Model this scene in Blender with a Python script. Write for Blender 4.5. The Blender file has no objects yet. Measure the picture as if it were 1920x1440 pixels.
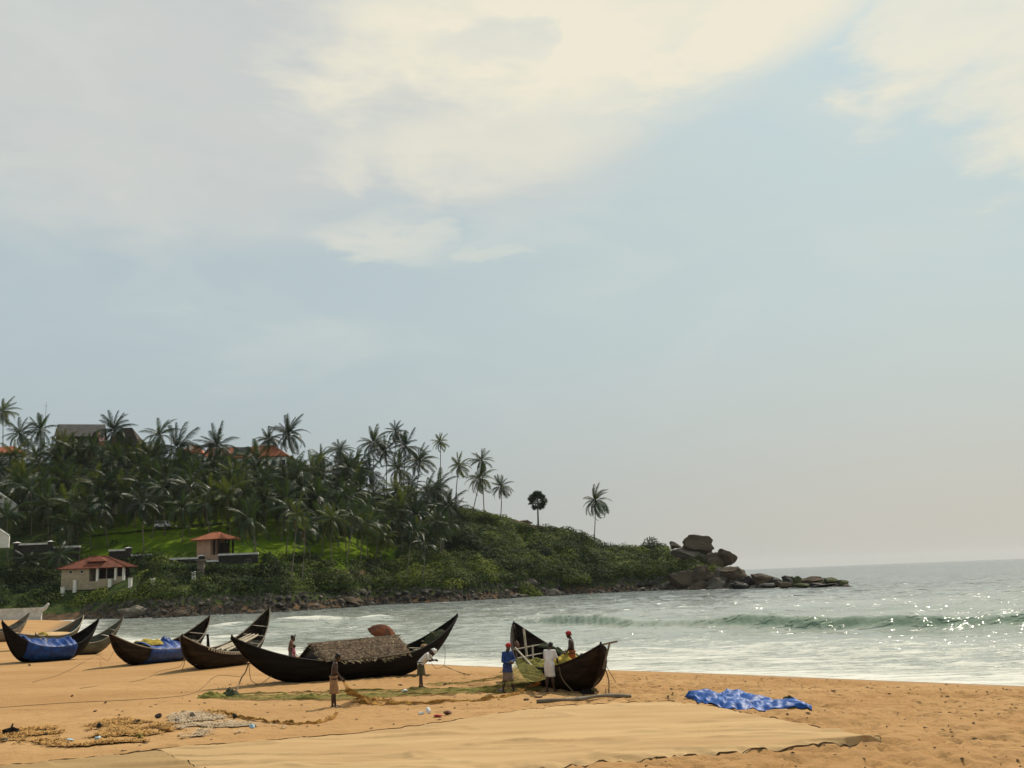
import bpy, math, random
import numpy as np
from mathutils import Vector, Matrix, noise as mnoise
random.seed(7); RNG = np.random.default_rng(11)
S = bpy.context.scene
COL = S.collection
R = math.radians

# ------------------------------------------------------------------ camera
HC = 5.0
FPX = 1867.0
cam_d = bpy.data.cameras.new('camera'); cam = bpy.data.objects.new('camera', cam_d); COL.objects.link(cam)
cam_d.sensor_width = 36.0; cam_d.lens = FPX / 1920 * 36.0
cam_d.clip_start = 0.1; cam_d.clip_end = 30000
PITCH = math.atan(364 * math.cos(R(2.25)) / FPX)
CM = Matrix.Rotation(math.pi / 2 + PITCH, 4, 'X') @ Matrix.Rotation(R(-2.25), 4, 'Z')
cam.matrix_world = Matrix.Translation((0, 0, HC)) @ CM
S.camera = cam
SUN_AZ, SUN_EL = 33.0, 50.0

# ------------------------------------------------------------------ node expression helper
class E:
    """tiny wrapper so that node maths can be written as python expressions"""
    def __init__(s, nt, sock): s.nt = nt; s.s = sock
    def _m(s, op, *a):
        n = s.nt.nodes.new('ShaderNodeMath'); n.operation = op
        for i, v in enumerate((s,) + a):
            if isinstance(v, E): s.nt.links.new(v.s, n.inputs[i])
            else: n.inputs[i].default_value = v
        return E(s.nt, n.outputs[0])
    def __add__(s, o): return s._m('ADD', o)
    def __radd__(s, o): return s._m('ADD', o)
    def __sub__(s, o): return s._m('SUBTRACT', o)
    def __rsub__(s, o): return (s * -1.0) + o
    def __mul__(s, o): return s._m('MULTIPLY', o)
    def __rmul__(s, o): return s._m('MULTIPLY', o)
    def __truediv__(s, o): return s._m('DIVIDE', o)
    def clamp(s):
        r = s._m('ADD', 0.0); r.s.node.use_clamp = True; return r
    def sstep(s, a, b):
        n = s.nt.nodes.new('ShaderNodeMapRange'); n.interpolation_type = 'SMOOTHSTEP'
        s.nt.links.new(s.s, n.inputs[0]); n.inputs[1].default_value = a; n.inputs[2].default_value = b
        return E(s.nt, n.outputs[0])
def noise(nt, vec, scale, detail=4, rough=0.5, dist=0.0, out=0):
    n = nt.nodes.new('ShaderNodeTexNoise'); n.inputs['Scale'].default_value = scale
    n.inputs['Detail'].default_value = detail; n.inputs['Roughness'].default_value = rough
    n.inputs['Distortion'].default_value = dist
    if vec is not None: nt.links.new(vec.s, n.inputs['Vector'])
    return E(nt, n.outputs[out])
def mixc(nt, fac, a, b):
    n = nt.nodes.new('ShaderNodeMix'); n.data_type = 'RGBA'
    if isinstance(fac, E): nt.links.new(fac.s, n.inputs[0])
    else: n.inputs[0].default_value = fac
    for k, v in ((6, a), (7, b)):
        if isinstance(v, E): nt.links.new(v.s, n.inputs[k])
        else: n.inputs[k].default_value = (*v, 1)
    return E(nt, n.outputs[2])
def mapping(nt, src, scale=(1, 1, 1), rot=(0, 0, 0)):
    n = nt.nodes.new('ShaderNodeMapping'); nt.links.new(src.s, n.inputs[0])
    n.inputs['Scale'].default_value = scale; n.inputs['Rotation'].default_value = rot
    return E(nt, n.outputs[0])

# ------------------------------------------------------------------ pixel helpers (layout only)
def ray(px, py):
    v = CM.to_3x3() @ Vector(((px - 960) / FPX, -(py - 720) / FPX, -1))
    return v / v.y                                        # y component 1
def at(px, py, Y):
    v = ray(px, py); return Vector((v.x * Y, Y, HC + v.z * Y))
def azel(px, py):
    v = ray(px, py); return math.atan2(v.x, v.y), math.atan2(v.z, math.hypot(v.x, v.y))

# ------------------------------------------------------------------ world
W = bpy.data.worlds.new('World'); S.world = W; W.use_nodes = True
nt = W.node_tree; nt.nodes.clear()
sky = nt.nodes.new('ShaderNodeTexSky'); sky.sky_type = 'NISHITA'; sky.sun_disc = False
sky.sun_elevation = R(SUN_EL); sky.sun_rotation = R(SUN_AZ)
sky.air_density = 1.0; sky.dust_density = 2.5; sky.ozone_density = 1.0
tc = nt.nodes.new('ShaderNodeTexCoord'); gen = E(nt, tc.outputs['Generated'])
sep = nt.nodes.new('ShaderNodeSeparateXYZ'); nt.links.new(gen.s, sep.inputs[0])
dx, dy, dz = (E(nt, sep.outputs[i]) for i in range(3))
az = dx._m('ARCTAN2', dy)
el = dz._m('ARCSINE')
SKYB = 0.10
SK = 1.0 / SKYB                                            # colours below are written as seen radiance
def lin(r, g, b):
    return tuple((((c / 255) + .055) / 1.055) ** 2.4 for c in (r, g, b))
def sc(c, k=SK): return tuple(x * k for x in c)
# thin hazy veil: colour by height and, softly, by bearing
cv = nt.nodes.new('ShaderNodeCombineXYZ')
nt.links.new((az * 1.0).s, cv.inputs[0]); nt.links.new((el * 2.6).s, cv.inputs[1]); nt.links.new((az * 0.3 + el * 0.8).s, cv.inputs[2])
sv = E(nt, cv.outputs[0])
n_big = noise(nt, sv, 1.6, 3, .5, .6)
n_mid = noise(nt, sv, 4.2, 7, .58, .5)
n_fine = noise(nt, sv, 13.0, 7, .6, .35)
right = az.sstep(-0.42, 0.5)
lowc = mixc(nt, right, sc(lin(172, 179, 180)), sc(lin(196, 194, 184)))
midc = mixc(nt, right, sc(lin(182, 197, 201)), sc(lin(194, 208, 205)))
topc = mixc(nt, right, sc(lin(182, 196, 202)), sc(lin(196, 216, 219)))
c1 = mixc(nt, el.sstep(0.02, 0.27), lowc, midc)
c2 = mixc(nt, el.sstep(0.20, 0.62), c1, topc)
veil = mixc(nt, 0.93, E(nt, sky.outputs[0]), c2)
# warp coordinates for the cloud masses
wa = az + (n_mid - 0.5) * 0.30 + (n_fine - 0.5) * 0.16
we = el + (n_mid - 0.5) * 0.09 + (n_fine - 0.5) * 0.05
def mass(px, py, sx, sy, tilt=0.0, a=0.35, b=1.6):
    A, B = azel(px, py)
    c, s_ = math.cos(tilt), math.sin(tilt)
    u = (wa - A) * c + (we - B) * s_
    v = (we - B) * c - (wa - A) * s_
    q = (u * u) * (1 / sx ** 2) + (v * v) * (1 / sy ** 2)
    return 1.0 - q.sstep(a, b)
def mx(a, b): return a._m('MAXIMUM', b)
# grey mauve sheet upper left, cream bank top centre, bright bank top right, a few small ones
grey = mass(330, 170, .34, .14, 0.02, .2, 1.5)
grey2 = mass(760, 285, .26, .055, -0.05, .2, 1.6)
cream = mx(mx(mass(1000, 70, .24, .080, -0.02, -.3, 2.1), mass(1330, 75, .15, .042, .16, -.2, 2.0)), mass(960, 250, .17, .045, 0.12, .0, 1.9) * 0.55)
cr2 = mx(mass(1810, 50, .15, .060, -0.55, -.5, 2.2), mass(2080, 140, .2, .085, -0.5, -.5, 2.2))
small = mx(mass(745, 447, .07, .022, 0, -.3, 1.9), mass(965, 457, .035, .010, 0, -.3, 1.9) * .6)
streak = n_mid.sstep(.42, .75) * el.sstep(.08, .3)
gapb = mass(900, 98, .075, .018, -0.05, .2, 1.7)
k_grey = (mx(grey * 0.8, grey2 * 0.7) * (n_fine * 0.5 + 0.72)).clamp()
k1 = mixc(nt, k_grey, veil, sc(lin(207, 208, 204)))
k1 = mixc(nt, (streak * 0.35).clamp(), k1, sc(lin(216, 219, 211)))
k_c = (mx(mx(cream * (1.0 - gapb * 0.35), cr2 * 0.78), small * 0.40) * (n_fine * 0.8 + 0.72)).clamp()
k2 = mixc(nt, k_c, k1, sc(lin(238, 232, 212)))
bg = nt.nodes.new('ShaderNodeBackground'); bg.inputs[1].default_value = SKYB
nt.links.new(k2.s, bg.inputs[0])
wo = nt.nodes.new('ShaderNodeOutputWorld'); nt.links.new(bg.outputs[0], wo.inputs[0])

sd = bpy.data.lights.new('sun', 'SUN'); sun = bpy.data.objects.new('sun', sd); COL.objects.link(sun)
sd.energy = 4.6; sd.angle = R(0.5); sd.color = (1.0, 0.90, 0.74)
sdir = Vector((math.sin(R(SUN_AZ)) * math.cos(R(SUN_EL)), math.cos(R(SUN_AZ)) * math.cos(R(SUN_EL)), math.sin(R(SUN_EL))))
sun.rotation_euler = sdir.to_track_quat('Z', 'Y').to_euler()
S.view_settings.view_transform = 'Standard'; S.view_settings.look = 'None'
S.view_settings.gamma = 1.0; S.view_settings.exposure = 0.0; S.view_settings.use_curve_mapping = False
S.render.engine = 'CYCLES'
S.cycles.max_bounces = 6; S.cycles.diffuse_bounces = 2; S.cycles.glossy_bounces = 2
S.cycles.transmission_bounces = 2; S.cycles.volume_bounces = 0; S.cycles.transparent_max_bounces = 8
S.cycles.sample_clamp_indirect = 4.0; S.cycles.caustics_reflective = False; S.cycles.caustics_refractive = False

# ------------------------------------------------------------------ materials
M = {}
def mat(name, col, col2=None, rough=.8, scale=3.0, bump=0.0, bscale=None, spec=.3, trans=0.0, stretch=(1, 1, 1), rnd=0.0, detail=5):
    m = bpy.data.materials.new(name); m.use_nodes = True; t = m.node_tree
    b = t.nodes['Principled BSDF']; out = t.nodes['Material Output']
    g = E(t, t.nodes.new('ShaderNodeTexCoord').outputs['Object'])
    v = mapping(t, g, stretch)
    n = noise(t, v, scale, detail, .6)
    c2 = col2 or tuple(x * .6 for x in col)
    c = mixc(t, n.sstep(.3, .7), c2, col)
    if rnd:
        oi = t.nodes.new('ShaderNodeObjectInfo')
        h = t.nodes.new('ShaderNodeHueSaturation')
        r = E(t, oi.outputs['Random'])
        t.links.new(c.s, h.inputs['Color'])
        t.links.new((r * rnd + (1 - rnd / 2)).s, h.inputs['Value'])
        t.links.new((r * (0.06 * rnd) + (0.5 - 0.03 * rnd)).s, h.inputs['Hue'])
        c = E(t, h.outputs[0])
    t.links.new(c.s, b.inputs['Base Color'])
    b.inputs['Roughness'].default_value = rough; b.inputs['Specular IOR Level'].default_value = spec
    if bump:
        bp = t.nodes.new('ShaderNodeBump'); bp.inputs['Strength'].default_value = 1.0
        bp.inputs['Distance'].default_value = bump
        t.links.new(noise(t, v, bscale or scale * 3, 6, .65).s, bp.inputs['Height'])
        t.links.new(bp.outputs[0], b.inputs['Normal'])
    if trans:
        tr = t.nodes.new('ShaderNodeBsdfTranslucent'); ms = t.nodes.new('ShaderNodeMixShader')
        ms.inputs[0].default_value = trans
        br = mixc(t, .5, c, tuple(min(1, x * 1.7) for x in (col[0] * 1.15, col[1], col[2] * .4)))
        t.links.new(br.s, tr.inputs[0]); t.links.new(b.outputs[0], ms.inputs[1]); t.links.new(tr.outputs[0], ms.inputs[2])
        t.links.new(ms.outputs[0], out.inputs[0])
    M[name] = m
    return m
mat('tarred_wood', (.013, .010, .008), (.004, .003, .0025), detail=9, rough=.7, scale=1.8, bump=.01, bscale=9, spec=.10, stretch=(.35, 1, 3))
mat('brown_wood', (.034, .022, .015), (.008, .005, .0035), detail=9, rough=.75, scale=1.9, bump=.01, bscale=9, spec=.10, rnd=.7, stretch=(.35, 1, 3))
mat('grey_wood', (.23, .19, .14), (.10, .08, .055), rough=.8, scale=3, bump=.01, bscale=10, stretch=(.4, 1, 2))
mat('olive_paint', (.12, .12, .075), (.05, .05, .035), rough=.7, scale=2.5, bump=.006, stretch=(.4, 1, 2))
mat('teal_paint', (.06, .085, .07), (.03, .045, .04), rough=.6, scale=2.5, bump=.004, stretch=(.4, 1, 2))
mat('rust_paint', (.16, .06, .03), (.08, .04, .025), rough=.7, scale=2.5, bump=.004)
mat('pale_wood', (.48, .40, .29), (.25, .20, .14), rough=.8, scale=5, bump=.006)
mat('thatch', (.20, .145, .088), (.045, .031, .019), rough=.95, scale=7, bump=.04, bscale=14, spec=.1, rnd=.7)
mat('blue_tarp', (.004, .058, .26), (.002, .018, .10), rough=.5, scale=3, bump=.02, bscale=6, spec=.3)  # boat tarps: blue darkened to carry their shaded side
mat('tan_cover', (.50, .33, .16), (.38, .24, .11), rough=.9, scale=3, bump=.01)
mat('ochre_net', (.42, .22, .045), (.22, .115, .03), rough=.9, scale=5, bump=.01, spec=.1)
mat('green_net', (.22, .19, .045), (.12, .11, .03), rough=.9, scale=5, bump=.01, spec=.1)
mat('dark_net', (.06, .07, .03), (.03, .03, .02), rough=.9, scale=6, bump=.02, spec=.1)
mat('yellow_net', (.42, .30, .05), (.2, .15, .03), rough=.9, scale=6, bump=.02, spec=.1)
mat('rope', (.20, .14, .075), (.09, .06, .035), rough=.95, scale=20)
mat('umbrella_cloth', (.17, .050, .018), (.12, .035, .014), rough=.8, scale=4, spec=.1, trans=.06)
mat('umbrella_pale', (.42, .25, .16), (.34, .19, .12), rough=.8, scale=4, spec=.1, trans=.1)
mat('skin', (.060, .026, .015), (.040, .018, .011), rough=.5, scale=6, spec=.4)
mat('hair', (.010, .008, .007), rough=.5)
mat('white_cloth', (.68, .64, .60), (.55, .50, .46), rough=.85, scale=5, bump=.01)
mat('blue_cloth', (.022, .055, .20), (.015, .035, .13), rough=.85, scale=5, bump=.01)
mat('navy_cloth', (.05, .06, .17), (.03, .04, .11), rough=.85, scale=5, bump=.01)
mat('brown_check', (.22, .15, .10), (.14, .09, .06), rough=.85, scale=9, bump=.01)
mat('red_cloth', (.42, .025, .025), (.25, .015, .015), rough=.85, scale=9, bump=.015)
mat('orange_cloth', (.50, .12, .02), (.30, .06, .012), rough=.85, scale=9, bump=.01)
mat('tan_cloth', (.34, .19, .09), (.22, .12, .06), rough=.85, scale=7, bump=.01)
mat('olive_check', (.10, .085, .045), (.045, .04, .02), rough=.85, scale=16, bump=.01)
mat('pink_cloth', (.45, .14, .2), (.33, .1, .14), rough=.85, scale=9)
mat('grey_cloth', (.13, .13, .12), (.09, .09, .08), rough=.85, scale=9)
mat('yellow_cloth', (.62, .45, .10), (.5, .33, .08), rough=.85, scale=9)
mat('palm_leaf', (.034, .060, .011), (.011, .024, .006), rough=.45, scale=.8, spec=.38, trans=.28, rnd=.8)
mat('palm_leaf_dark', (.019, .038, .009), (.007, .016, .005), rough=.45, scale=.8, spec=.3, trans=.2, rnd=.6)
mat('palm_leaf_yellow', (.085, .110, .014), (.030, .045, .008), rough=.5, scale=.8, spec=.28, trans=.32, rnd=.6)  # yellower fronds, with sunlight partly put into the leaf colour
mat('dry_leaf', (.20, .12, .045), (.1, .06, .025), rough=.7, scale=.8, trans=.2, rnd=.5)
mat('palmyra_leaf', (.028, .055, .020), (.015, .030, .012), rough=.45, scale=.8, spec=.4, trans=.12, rnd=.4)
mat('palm_trunk', (.20, .165, .125), (.10, .08, .06), rough=.9, scale=1.5, bump=.02, stretch=(1, 1, 6))
mat('coconut', (.16, .14, .04), rough=.6)
mat('rock_grey', (.125, .105, .082), (.035, .030, .025), rough=.95, spec=.1, scale=.9, bump=.30, bscale=1.3, detail=9)
mat('rock_brown', (.115, .083, .055), (.040, .031, .023), rough=.95, spec=.1, scale=.45, bump=.40, bscale=.9, detail=9)
mat('rock_pale', (.20, .165, .125), (.075, .06, .048), rough=.9, scale=.9, bump=.12, bscale=2, detail=9)
mat('rock_moss', (.075, .085, .022), (.030, .028, .018), rough=.95, scale=.6, bump=.2, bscale=1.6, detail=9)
mat('rock_wet', (.034, .029, .024), (.014, .012, .010), rough=.7, scale=1.0, bump=.25, bscale=1.6, spec=.15, detail=9)
mat('cream_wall', (.36, .30, .20), (.26, .21, .14), rough=.9, scale=.8)
mat('white_wall', (.74, .71, .64), (.60, .57, .50), rough=.9, scale=.8)
mat('pink_wall', (.44, .27, .18), (.34, .21, .14), rough=.9, scale=.8)
mat('dark_wall', (.034, .028, .022), (.018, .016, .012), rough=.95, scale=1.2, bump=.05)
mat('coping', (.62, .60, .55), (.42, .40, .36), rough=.9, scale=1)
mat('roof_red', (.21, .055, .022), (.10, .030, .015), rough=.8, scale=.8, stretch=(1, 1, 1))
mat('roof_orange', (.38, .125, .052), (.27, .085, .038), rough=.8, scale=.6)
mat('roof_grey', (.13, .115, .105), (.085, .072, .066), rough=.9, scale=.8, bump=.05, bscale=4)
mat('roof_maroon', (.10, .035, .03), (.06, .02, .02), rough=.8, scale=.8)
mat('roof_thatch_dark', (.060, .045, .034), (.035, .026, .020), rough=.95, scale=1.5, bump=.08, bscale=5)
mat('dark_opening', (.012, .010, .009), rough=.4)
mat('window_glass', (.02, .025, .03), rough=.08, spec=.5)
mat('metal_grey', (.3, .3, .3), rough=.5)
mat('rubber', (.02, .02, .02), rough=.8)
mat('plastic_white', (.72, .72, .72), (.6, .62, .65), rough=.4, scale=8)
mat('plastic_blue', (.35, .50, .55), (.2, .3, .4), rough=.4, scale=8)
mat('twig', (.09, .055, .03), rough=.9)
mat('ash', (.52, .41, .28), (.40, .28, .165), rough=.95, scale=4, bump=.03, bscale=12)
mat('straw', (.52, .29, .085), (.36, .19, .058), rough=.95, scale=4, bump=.03, bscale=12)

def leaf_mass_mat(name, a, b_, c_):
    m = bpy.data.materials.new(name); m.use_nodes = True; t = m.node_tree
    b = t.nodes['Principled BSDF']; out = t.nodes['Material Output']
    at_ = t.nodes.new('ShaderNodeAttribute'); at_.attribute_name = 'tint'
    f = E(t, at_.outputs['Fac'])
    c = mixc(t, f.sstep(0, .55), a, b_); c = mixc(t, f.sstep(.5, 1.0), c, c_)
    t.links.new(c.s, b.inputs['Base Color']); b.inputs['Roughness'].default_value = .7
    b.inputs['Specular IOR Level'].default_value = .12
    tr = t.nodes.new('ShaderNodeBsdfTranslucent'); ms = t.nodes.new('ShaderNodeMixShader'); ms.inputs[0].default_value = .3
    t.links.new(c.s, tr.inputs[0]); t.links.new(b.outputs[0], ms.inputs[1]); t.links.new(tr.outputs[0], ms.inputs[2])
    t.links.new(ms.outputs[0], out.inputs[0]); M[name] = m
leaf_mass_mat('scrub', (.010, .022, .006), (.052, .078, .012), (.185, .210, .026))  # lightest tone also paints sunlit patches into the leaf colour

# ------------------------------------------------------------------ building helpers
class MB:
    def __init__(s): s.v = []; s.f = []
    def add(s, vs, fs):
        k = len(s.v); s.v += [tuple(p) for p in vs]; s.f += [tuple(i + k for i in f) for f in fs]; return s
    def box(s, a, b):
        x0, y0, z0 = a; x1, y1, z1 = b
        return s.add([(x0, y0, z0), (x1, y0, z0), (x1, y1, z0), (x0, y1, z0), (x0, y0, z1), (x1, y0, z1), (x1, y1, z1), (x0, y1, z1)],
                     [(3, 2, 1, 0), (4, 5, 6, 7), (0, 1, 5, 4), (1, 2, 6, 5), (2, 3, 7, 6), (3, 0, 4, 7)])
    def tube(s, pts, rad, n=6, sx=1.0, cap=True):
        pts = [Vector(p) for p in pts]; k = len(pts)
        if not hasattr(rad, '__len__'): rad = [rad] * k
        vs = []; up = Vector((0, 0, 1))
        for i, p in enumerate(pts):
            t = (pts[min(i + 1, k - 1)] - pts[max(i - 1, 0)]).normalized()
            a = t.cross(up)
            if a.length < .05: a = t.cross(Vector((0, 1, 0)))
            a.normalize(); b = t.cross(a)
            for j in range(n):
                w = 2 * math.pi * j / n
                vs.append(p + a * math.cos(w) * rad[i] + b * math.sin(w) * rad[i] * sx)
        fs = [(i * n + j, i * n + (j + 1) % n, (i + 1) * n + (j + 1) % n, (i + 1) * n + j) for i in range(k - 1) for j in range(n)]
        if cap: fs += [tuple(range(n))[::-1], tuple((k - 1) * n + j for j in range(n))]
        return s.add(vs, fs)
    def grid(s, P):                                        # P[i][j] points
        a, b = len(P), len(P[0])
        return s.add([p for r_ in P for p in r_], [(i * b + j, i * b + j + 1, (i + 1) * b + j + 1, (i + 1) * b + j) for i in range(a - 1) for j in range(b - 1)])
    def mesh(s, name, m, smooth=False):
        me = bpy.data.meshes.new(name); me.from_pydata(s.v, [], s.f); me.update()
        if m: me.materials.append(M[m] if isinstance(m, str) else m)
        if smooth: me.shade_smooth()
        return me
    def build(s, name, m, parent=None, smooth=False, loc=None):
        return link(name, s.mesh(name, m, smooth), parent, loc)
def link(name, me, parent=None, loc=None):
    o = bpy.data.objects.new(name, me); COL.objects.link(o)
    if parent: o.parent = parent
    if loc is not None: o.location = loc
    return o
def tag(o, label, cat, group=None, kind=None):
    o['label'] = label; o['category'] = cat
    if group: o['group'] = group
    if kind: o['kind'] = kind
    return o
def thing(name, loc, label, cat, group=None, rz=0.0, scale=1.0):
    o = bpy.data.objects.new(name, None); COL.objects.link(o); o.location = loc; o.rotation_euler[2] = rz
    o.scale = (scale,) * 3; o.empty_display_size = .3
    return tag(o, label, cat, group)
def subd(o, n=1):
    md = o.modifiers.new('s', 'SUBSURF'); md.levels = md.render_levels = n

# numpy noise ---------------------------------------------------------
_perm = RNG.random((256, 256))
def vnoise(x, y):
    xi = np.floor(x).astype(int); yi = np.floor(y).astype(int); fx = x - xi; fy = y - yi
    fx = fx * fx * (3 - 2 * fx); fy = fy * fy * (3 - 2 * fy)
    g = lambda a, b: _perm[a % 256, b % 256]
    return (g(xi, yi) * (1 - fx) + g(xi + 1, yi) * fx) * (1 - fy) + (g(xi, yi + 1) * (1 - fx) + g(xi + 1, yi + 1) * fx) * fy
def fbm(x, y, o=4):
    t = 0; a = .5
    for i in range(o): t = t + a * vnoise(x * 2 ** i + 17 * i, y * 2 ** i + 5 * i); a *= .5
    return t / (1 - .5 ** o)
def sm(x): x = np.clip(x, 0, 1); return x * x * (3 - 2 * x)

# ------------------------------------------------------------------ beach terrain
def wpt(px, py): v = ray(px, py); Y = -HC / v.z; return (v.x * Y, Y)
_wl = [(-400, 215), (-90, 207)] + [(-58, 128), wpt(225, 1205), wpt(500, 1226), wpt(880, 1250), wpt(1200, 1257), wpt(1500, 1269), wpt(1920, 1287), (45, 22), (120, -30), (500, -200)]
WX = np.array([p[0] for p in _wl]); WY = np.array([p[1] for p in _wl])
def wline(x):
    a = (np.interp(x - 4, WX, WY) + np.interp(x, WX, WY) + np.interp(x + 4, WX, WY)) / 3
    return a
def shore_d(x, y):                                         # >0 inland
    s_ = (wline(x + 1) - wline(x - 1)) / 2
    return (wline(x) - y) / np.sqrt(1 + s_ * s_)
def beach_z(x, y):
    d = shore_d(x, y)
    return np.where(d > 0, 1.2 * (1 - np.exp(-np.maximum(d, 0) / 11.0)), np.maximum(d * .09, -3.0))
def bz(x, y): return float(beach_z(np.array([float(x)]), np.array([float(y)]))[0])
def G(px, py, dz=0.0):                                     # pixel on the beach
    v = ray(px, py); Y = (1.1 - HC) / v.z
    for _ in range(14): Y = (bz(v.x * Y, Y) - HC) / v.z
    return Vector((v.x * Y, Y, bz(v.x * Y, Y) + dz))
def axis(parts):
    out = [parts[0][0]]
    for a, b, st in parts:
        n = max(1, int(round((b - a) / st))); out += list(a + (b - a) * (np.arange(1, n + 1) / n))
    return np.array(out)
def gridmesh(name, xs, ys, Z, m, attrs=None, smooth=True):
    X, Y = np.meshgrid(xs, ys); nx, ny = len(xs), len(ys)
    co = np.stack([X, Y, Z], -1).reshape(-1, 3).astype(np.float32)
    me = bpy.data.meshes.new(name)
    i = np.arange(nx * ny).reshape(ny, nx)
    q = np.stack([i[:-1, :-1], i[:-1, 1:], i[1:, 1:], i[1:, :-1]], -1).reshape(-1, 4)
    fill(me, co, q)
    for k, v in (attrs or {}).items():
        a = me.attributes.new(k, 'FLOAT', 'POINT'); a.data.foreach_set('value', v.reshape(-1).astype(np.float32))
    me.materials.append(m)
    if smooth: me.shade_smooth()
    return link(name, me)
def fill(me, co, q):
    me.vertices.add(len(co)); me.vertices.foreach_set('co', co.reshape(-1))
    me.loops.add(q.size); me.loops.foreach_set('vertex_index', q.reshape(-1).astype(np.int32))
    me.polygons.add(len(q)); me.polygons.foreach_set('loop_start', np.arange(0, q.size, 4, dtype=np.int32))
    me.update(calc_edges=True)

def sand_mat():
    m = bpy.data.materials.new('sand'); m.use_nodes = True; t = m.node_tree; b = t.nodes['Principled BSDF']
    g = E(t, t.nodes.new('ShaderNodeTexCoord').outputs['Object'])
    gs = mapping(t, g, (.35, 1, 1), (0, 0, R(-8)))
    n1 = noise(t, gs, .35, 5, .55); n2 = noise(t, gs, 2.2, 6, .62); n3 = noise(t, g, 40, 3, .6)
    c = mixc(t, n1.sstep(.32, .7), (.338, .187, .073), (.408, .240, .103))
    c = mixc(t, (n2.sstep(.50, .75) * .55).clamp(), c, (.24, .13, .055))
    c = mixc(t, (n3.sstep(.60, .8) * .45).clamp(), c, (.18, .10, .045))  # dark flecks paint the shade of footprints and dimples into the sand
    wet = t.nodes.new('ShaderNodeAttribute'); wet.attribute_name = 'shore'
    w = E(t, wet.outputs['Fac']) + (n2 - .5) * 1.2
    wf = (1.0 - w.sstep(1.0, 3.2))
    c = mixc(t, wf, c, (.22, .135, .065))
    t.links.new(c.s, b.inputs['Base Color'])
    t.links.new((1.0 - wf * .45).s, b.inputs['Roughness']); b.inputs['Specular IOR Level'].default_value = .15
    bp = t.nodes.new('ShaderNodeBump'); bp.inputs['Distance'].default_value = .08
    t.links.new((noise(t, g, 3.2, 7, .65) + noise(t, gs, 9, 3, .5) * .3).s, bp.inputs['Height'])
    t.links.new(bp.outputs[0], b.inputs['Normal']); return m
xs = axis([(-420, -120, 12), (-120, -40, 3), (-40, -17, .6), (-17, 24, .13), (24, 50, 1), (50, 420, 15)])
ys = axis([(-120, -5, 8), (-5, 15, .7), (15, 48, .12), (48, 75, .4), (75, 140, 1.5), (140, 236, 4)])
X, Y = np.meshgrid(xs, ys)
Z = beach_z(X, Y); D = shore_d(X, Y)
inl = sm((D - 1.0) / 5)
Z = Z + inl * ((fbm(X * .25, Y * .25, 3) - .5) * .16)
# trampled sand: footprints get denser to the right and near the boats, the left is smoother
tr = sm((X * 0.9 + 8 + (fbm(X * .1, Y * .1, 3) - .5) * 12) / 9) * .8 + .22
h1 = fbm(X * 2.3, Y * 2.3, 3); h2 = fbm(X * 1.1 + 50, Y * 1.3, 2)
dense = ((X > -18) & (X < 25) & (Y > 14) & (Y < 49))
Z = Z - dense * inl * tr * (.105 * sm((h1 - .54) / .11) + .05 * sm((h2 - .55) / .2) + .085 * sm((fbm(X * 4.2 + 9, Y * 4.0, 2) - .55) / .09)) + dense * inl * tr * (h1 - .5) * .05
gz0 = Z.copy()
beach = gridmesh('beach_sand', xs, ys, Z, sand_mat(), {'shore': D})
beach['kind'] = 'structure'

# ------------------------------------------------------------------ headland terrain
PX = np.array([-900, -300, 0, 170, 300, 480, 640, 700, 850, 1000, 1200, 1300, 1400, 1500, 1590, 1625], float)
YS = np.array([205, 208, 213, 215, 203, 207, 224, 248, 245, 273, 291, 283, 268, 255, 239, 238], float)
RP = [(-900, 880, 340), (-300, 875, 340), (0, 872, 340), (200, 862, 342), (400, 872, 345), (550, 890, 338), (650, 912, 332), (750, 935, 328), (850, 948, 325),
      (900, 958, 322), (950, 970, 320), (1000, 984, 316), (1060, 990, 316), (1115, 1017, 318), (1140, 1024, 318), (1190, 1030, 317), (1220, 1032, 316), (1260, 1032, 310), (1300, 1046, 303),
      (1350, 1062, 293), (1400, 1085, 280), (1430, 1090, 274), (1500, 1094, 261), (1590, 1098, 245), (1625, 1108, 243)]
US = np.array([ray(p, 1090).x for p in PX])
UR = np.array([ray(p[0], p[1]).x for p in RP]); YR = np.array([p[2] for p in RP], float)
HR = np.array([at(*p).z for p in RP])
def hill_z(x, y, rough=True):
    x = np.asarray(x, float); y = np.asarray(y, float)
    u = x / np.maximum(y, 100)
    ys_ = np.interp(u, US, YS); yr = np.interp(u, UR, YR); hr = np.interp(u, UR, HR)
    p = np.interp(u, [-.3, -.12, 0, .2, .3], [1.25, 1.15, .95, .75, .7])
    hb = np.minimum(np.interp(u, [-.6, -.42, -.35, 0, .3], [2.5, 3.0, 4.6, 3.2, 1.2]), hr * .6)
    dm = y - ys_; t = np.clip(dm / (yr - ys_), 0, 1)
    bank = np.interp(dm, [-30, -8, 0, 3, 10], [-5, -1.8, .1, .55, 1.0])
    bank = np.where(bank > 0, bank * hb, bank)
    z = bank + np.maximum(hr - hb, 0) * t ** p * sm(dm / 6)
    back = np.maximum(y - yr, 0)
    z = np.where(u < -.16, z - 6 * sm(back / 80), z * (1 - sm(back / 45)) - 4 * sm(back / 45))
    end = sm((u - .352) / .02); z = z * (1 - end) - 4 * end
    if rough:
        n = fbm(x * .07, y * .07, 4) - .5
        z = z + sm(dm / 15) * n * np.interp(u, [-.3, 0, .3], [3.0, 4.0, 2.0]) * (1 - .75 * np.exp(-((y - yr) / 12) ** 2))
    return z
def hz(x, y): return float(hill_z(np.array([float(x)]), np.array([float(y)]))[0])
def RH(px, py, dz=0.0):
    v = ray(px, py); Y = 190.0
    while Y < 380:
        if HC + v.z * Y <= hz(v.x * Y, Y): break
        Y += .5
    return Vector((v.x * Y, Y, hz(v.x * Y, Y) + dz))
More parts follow.
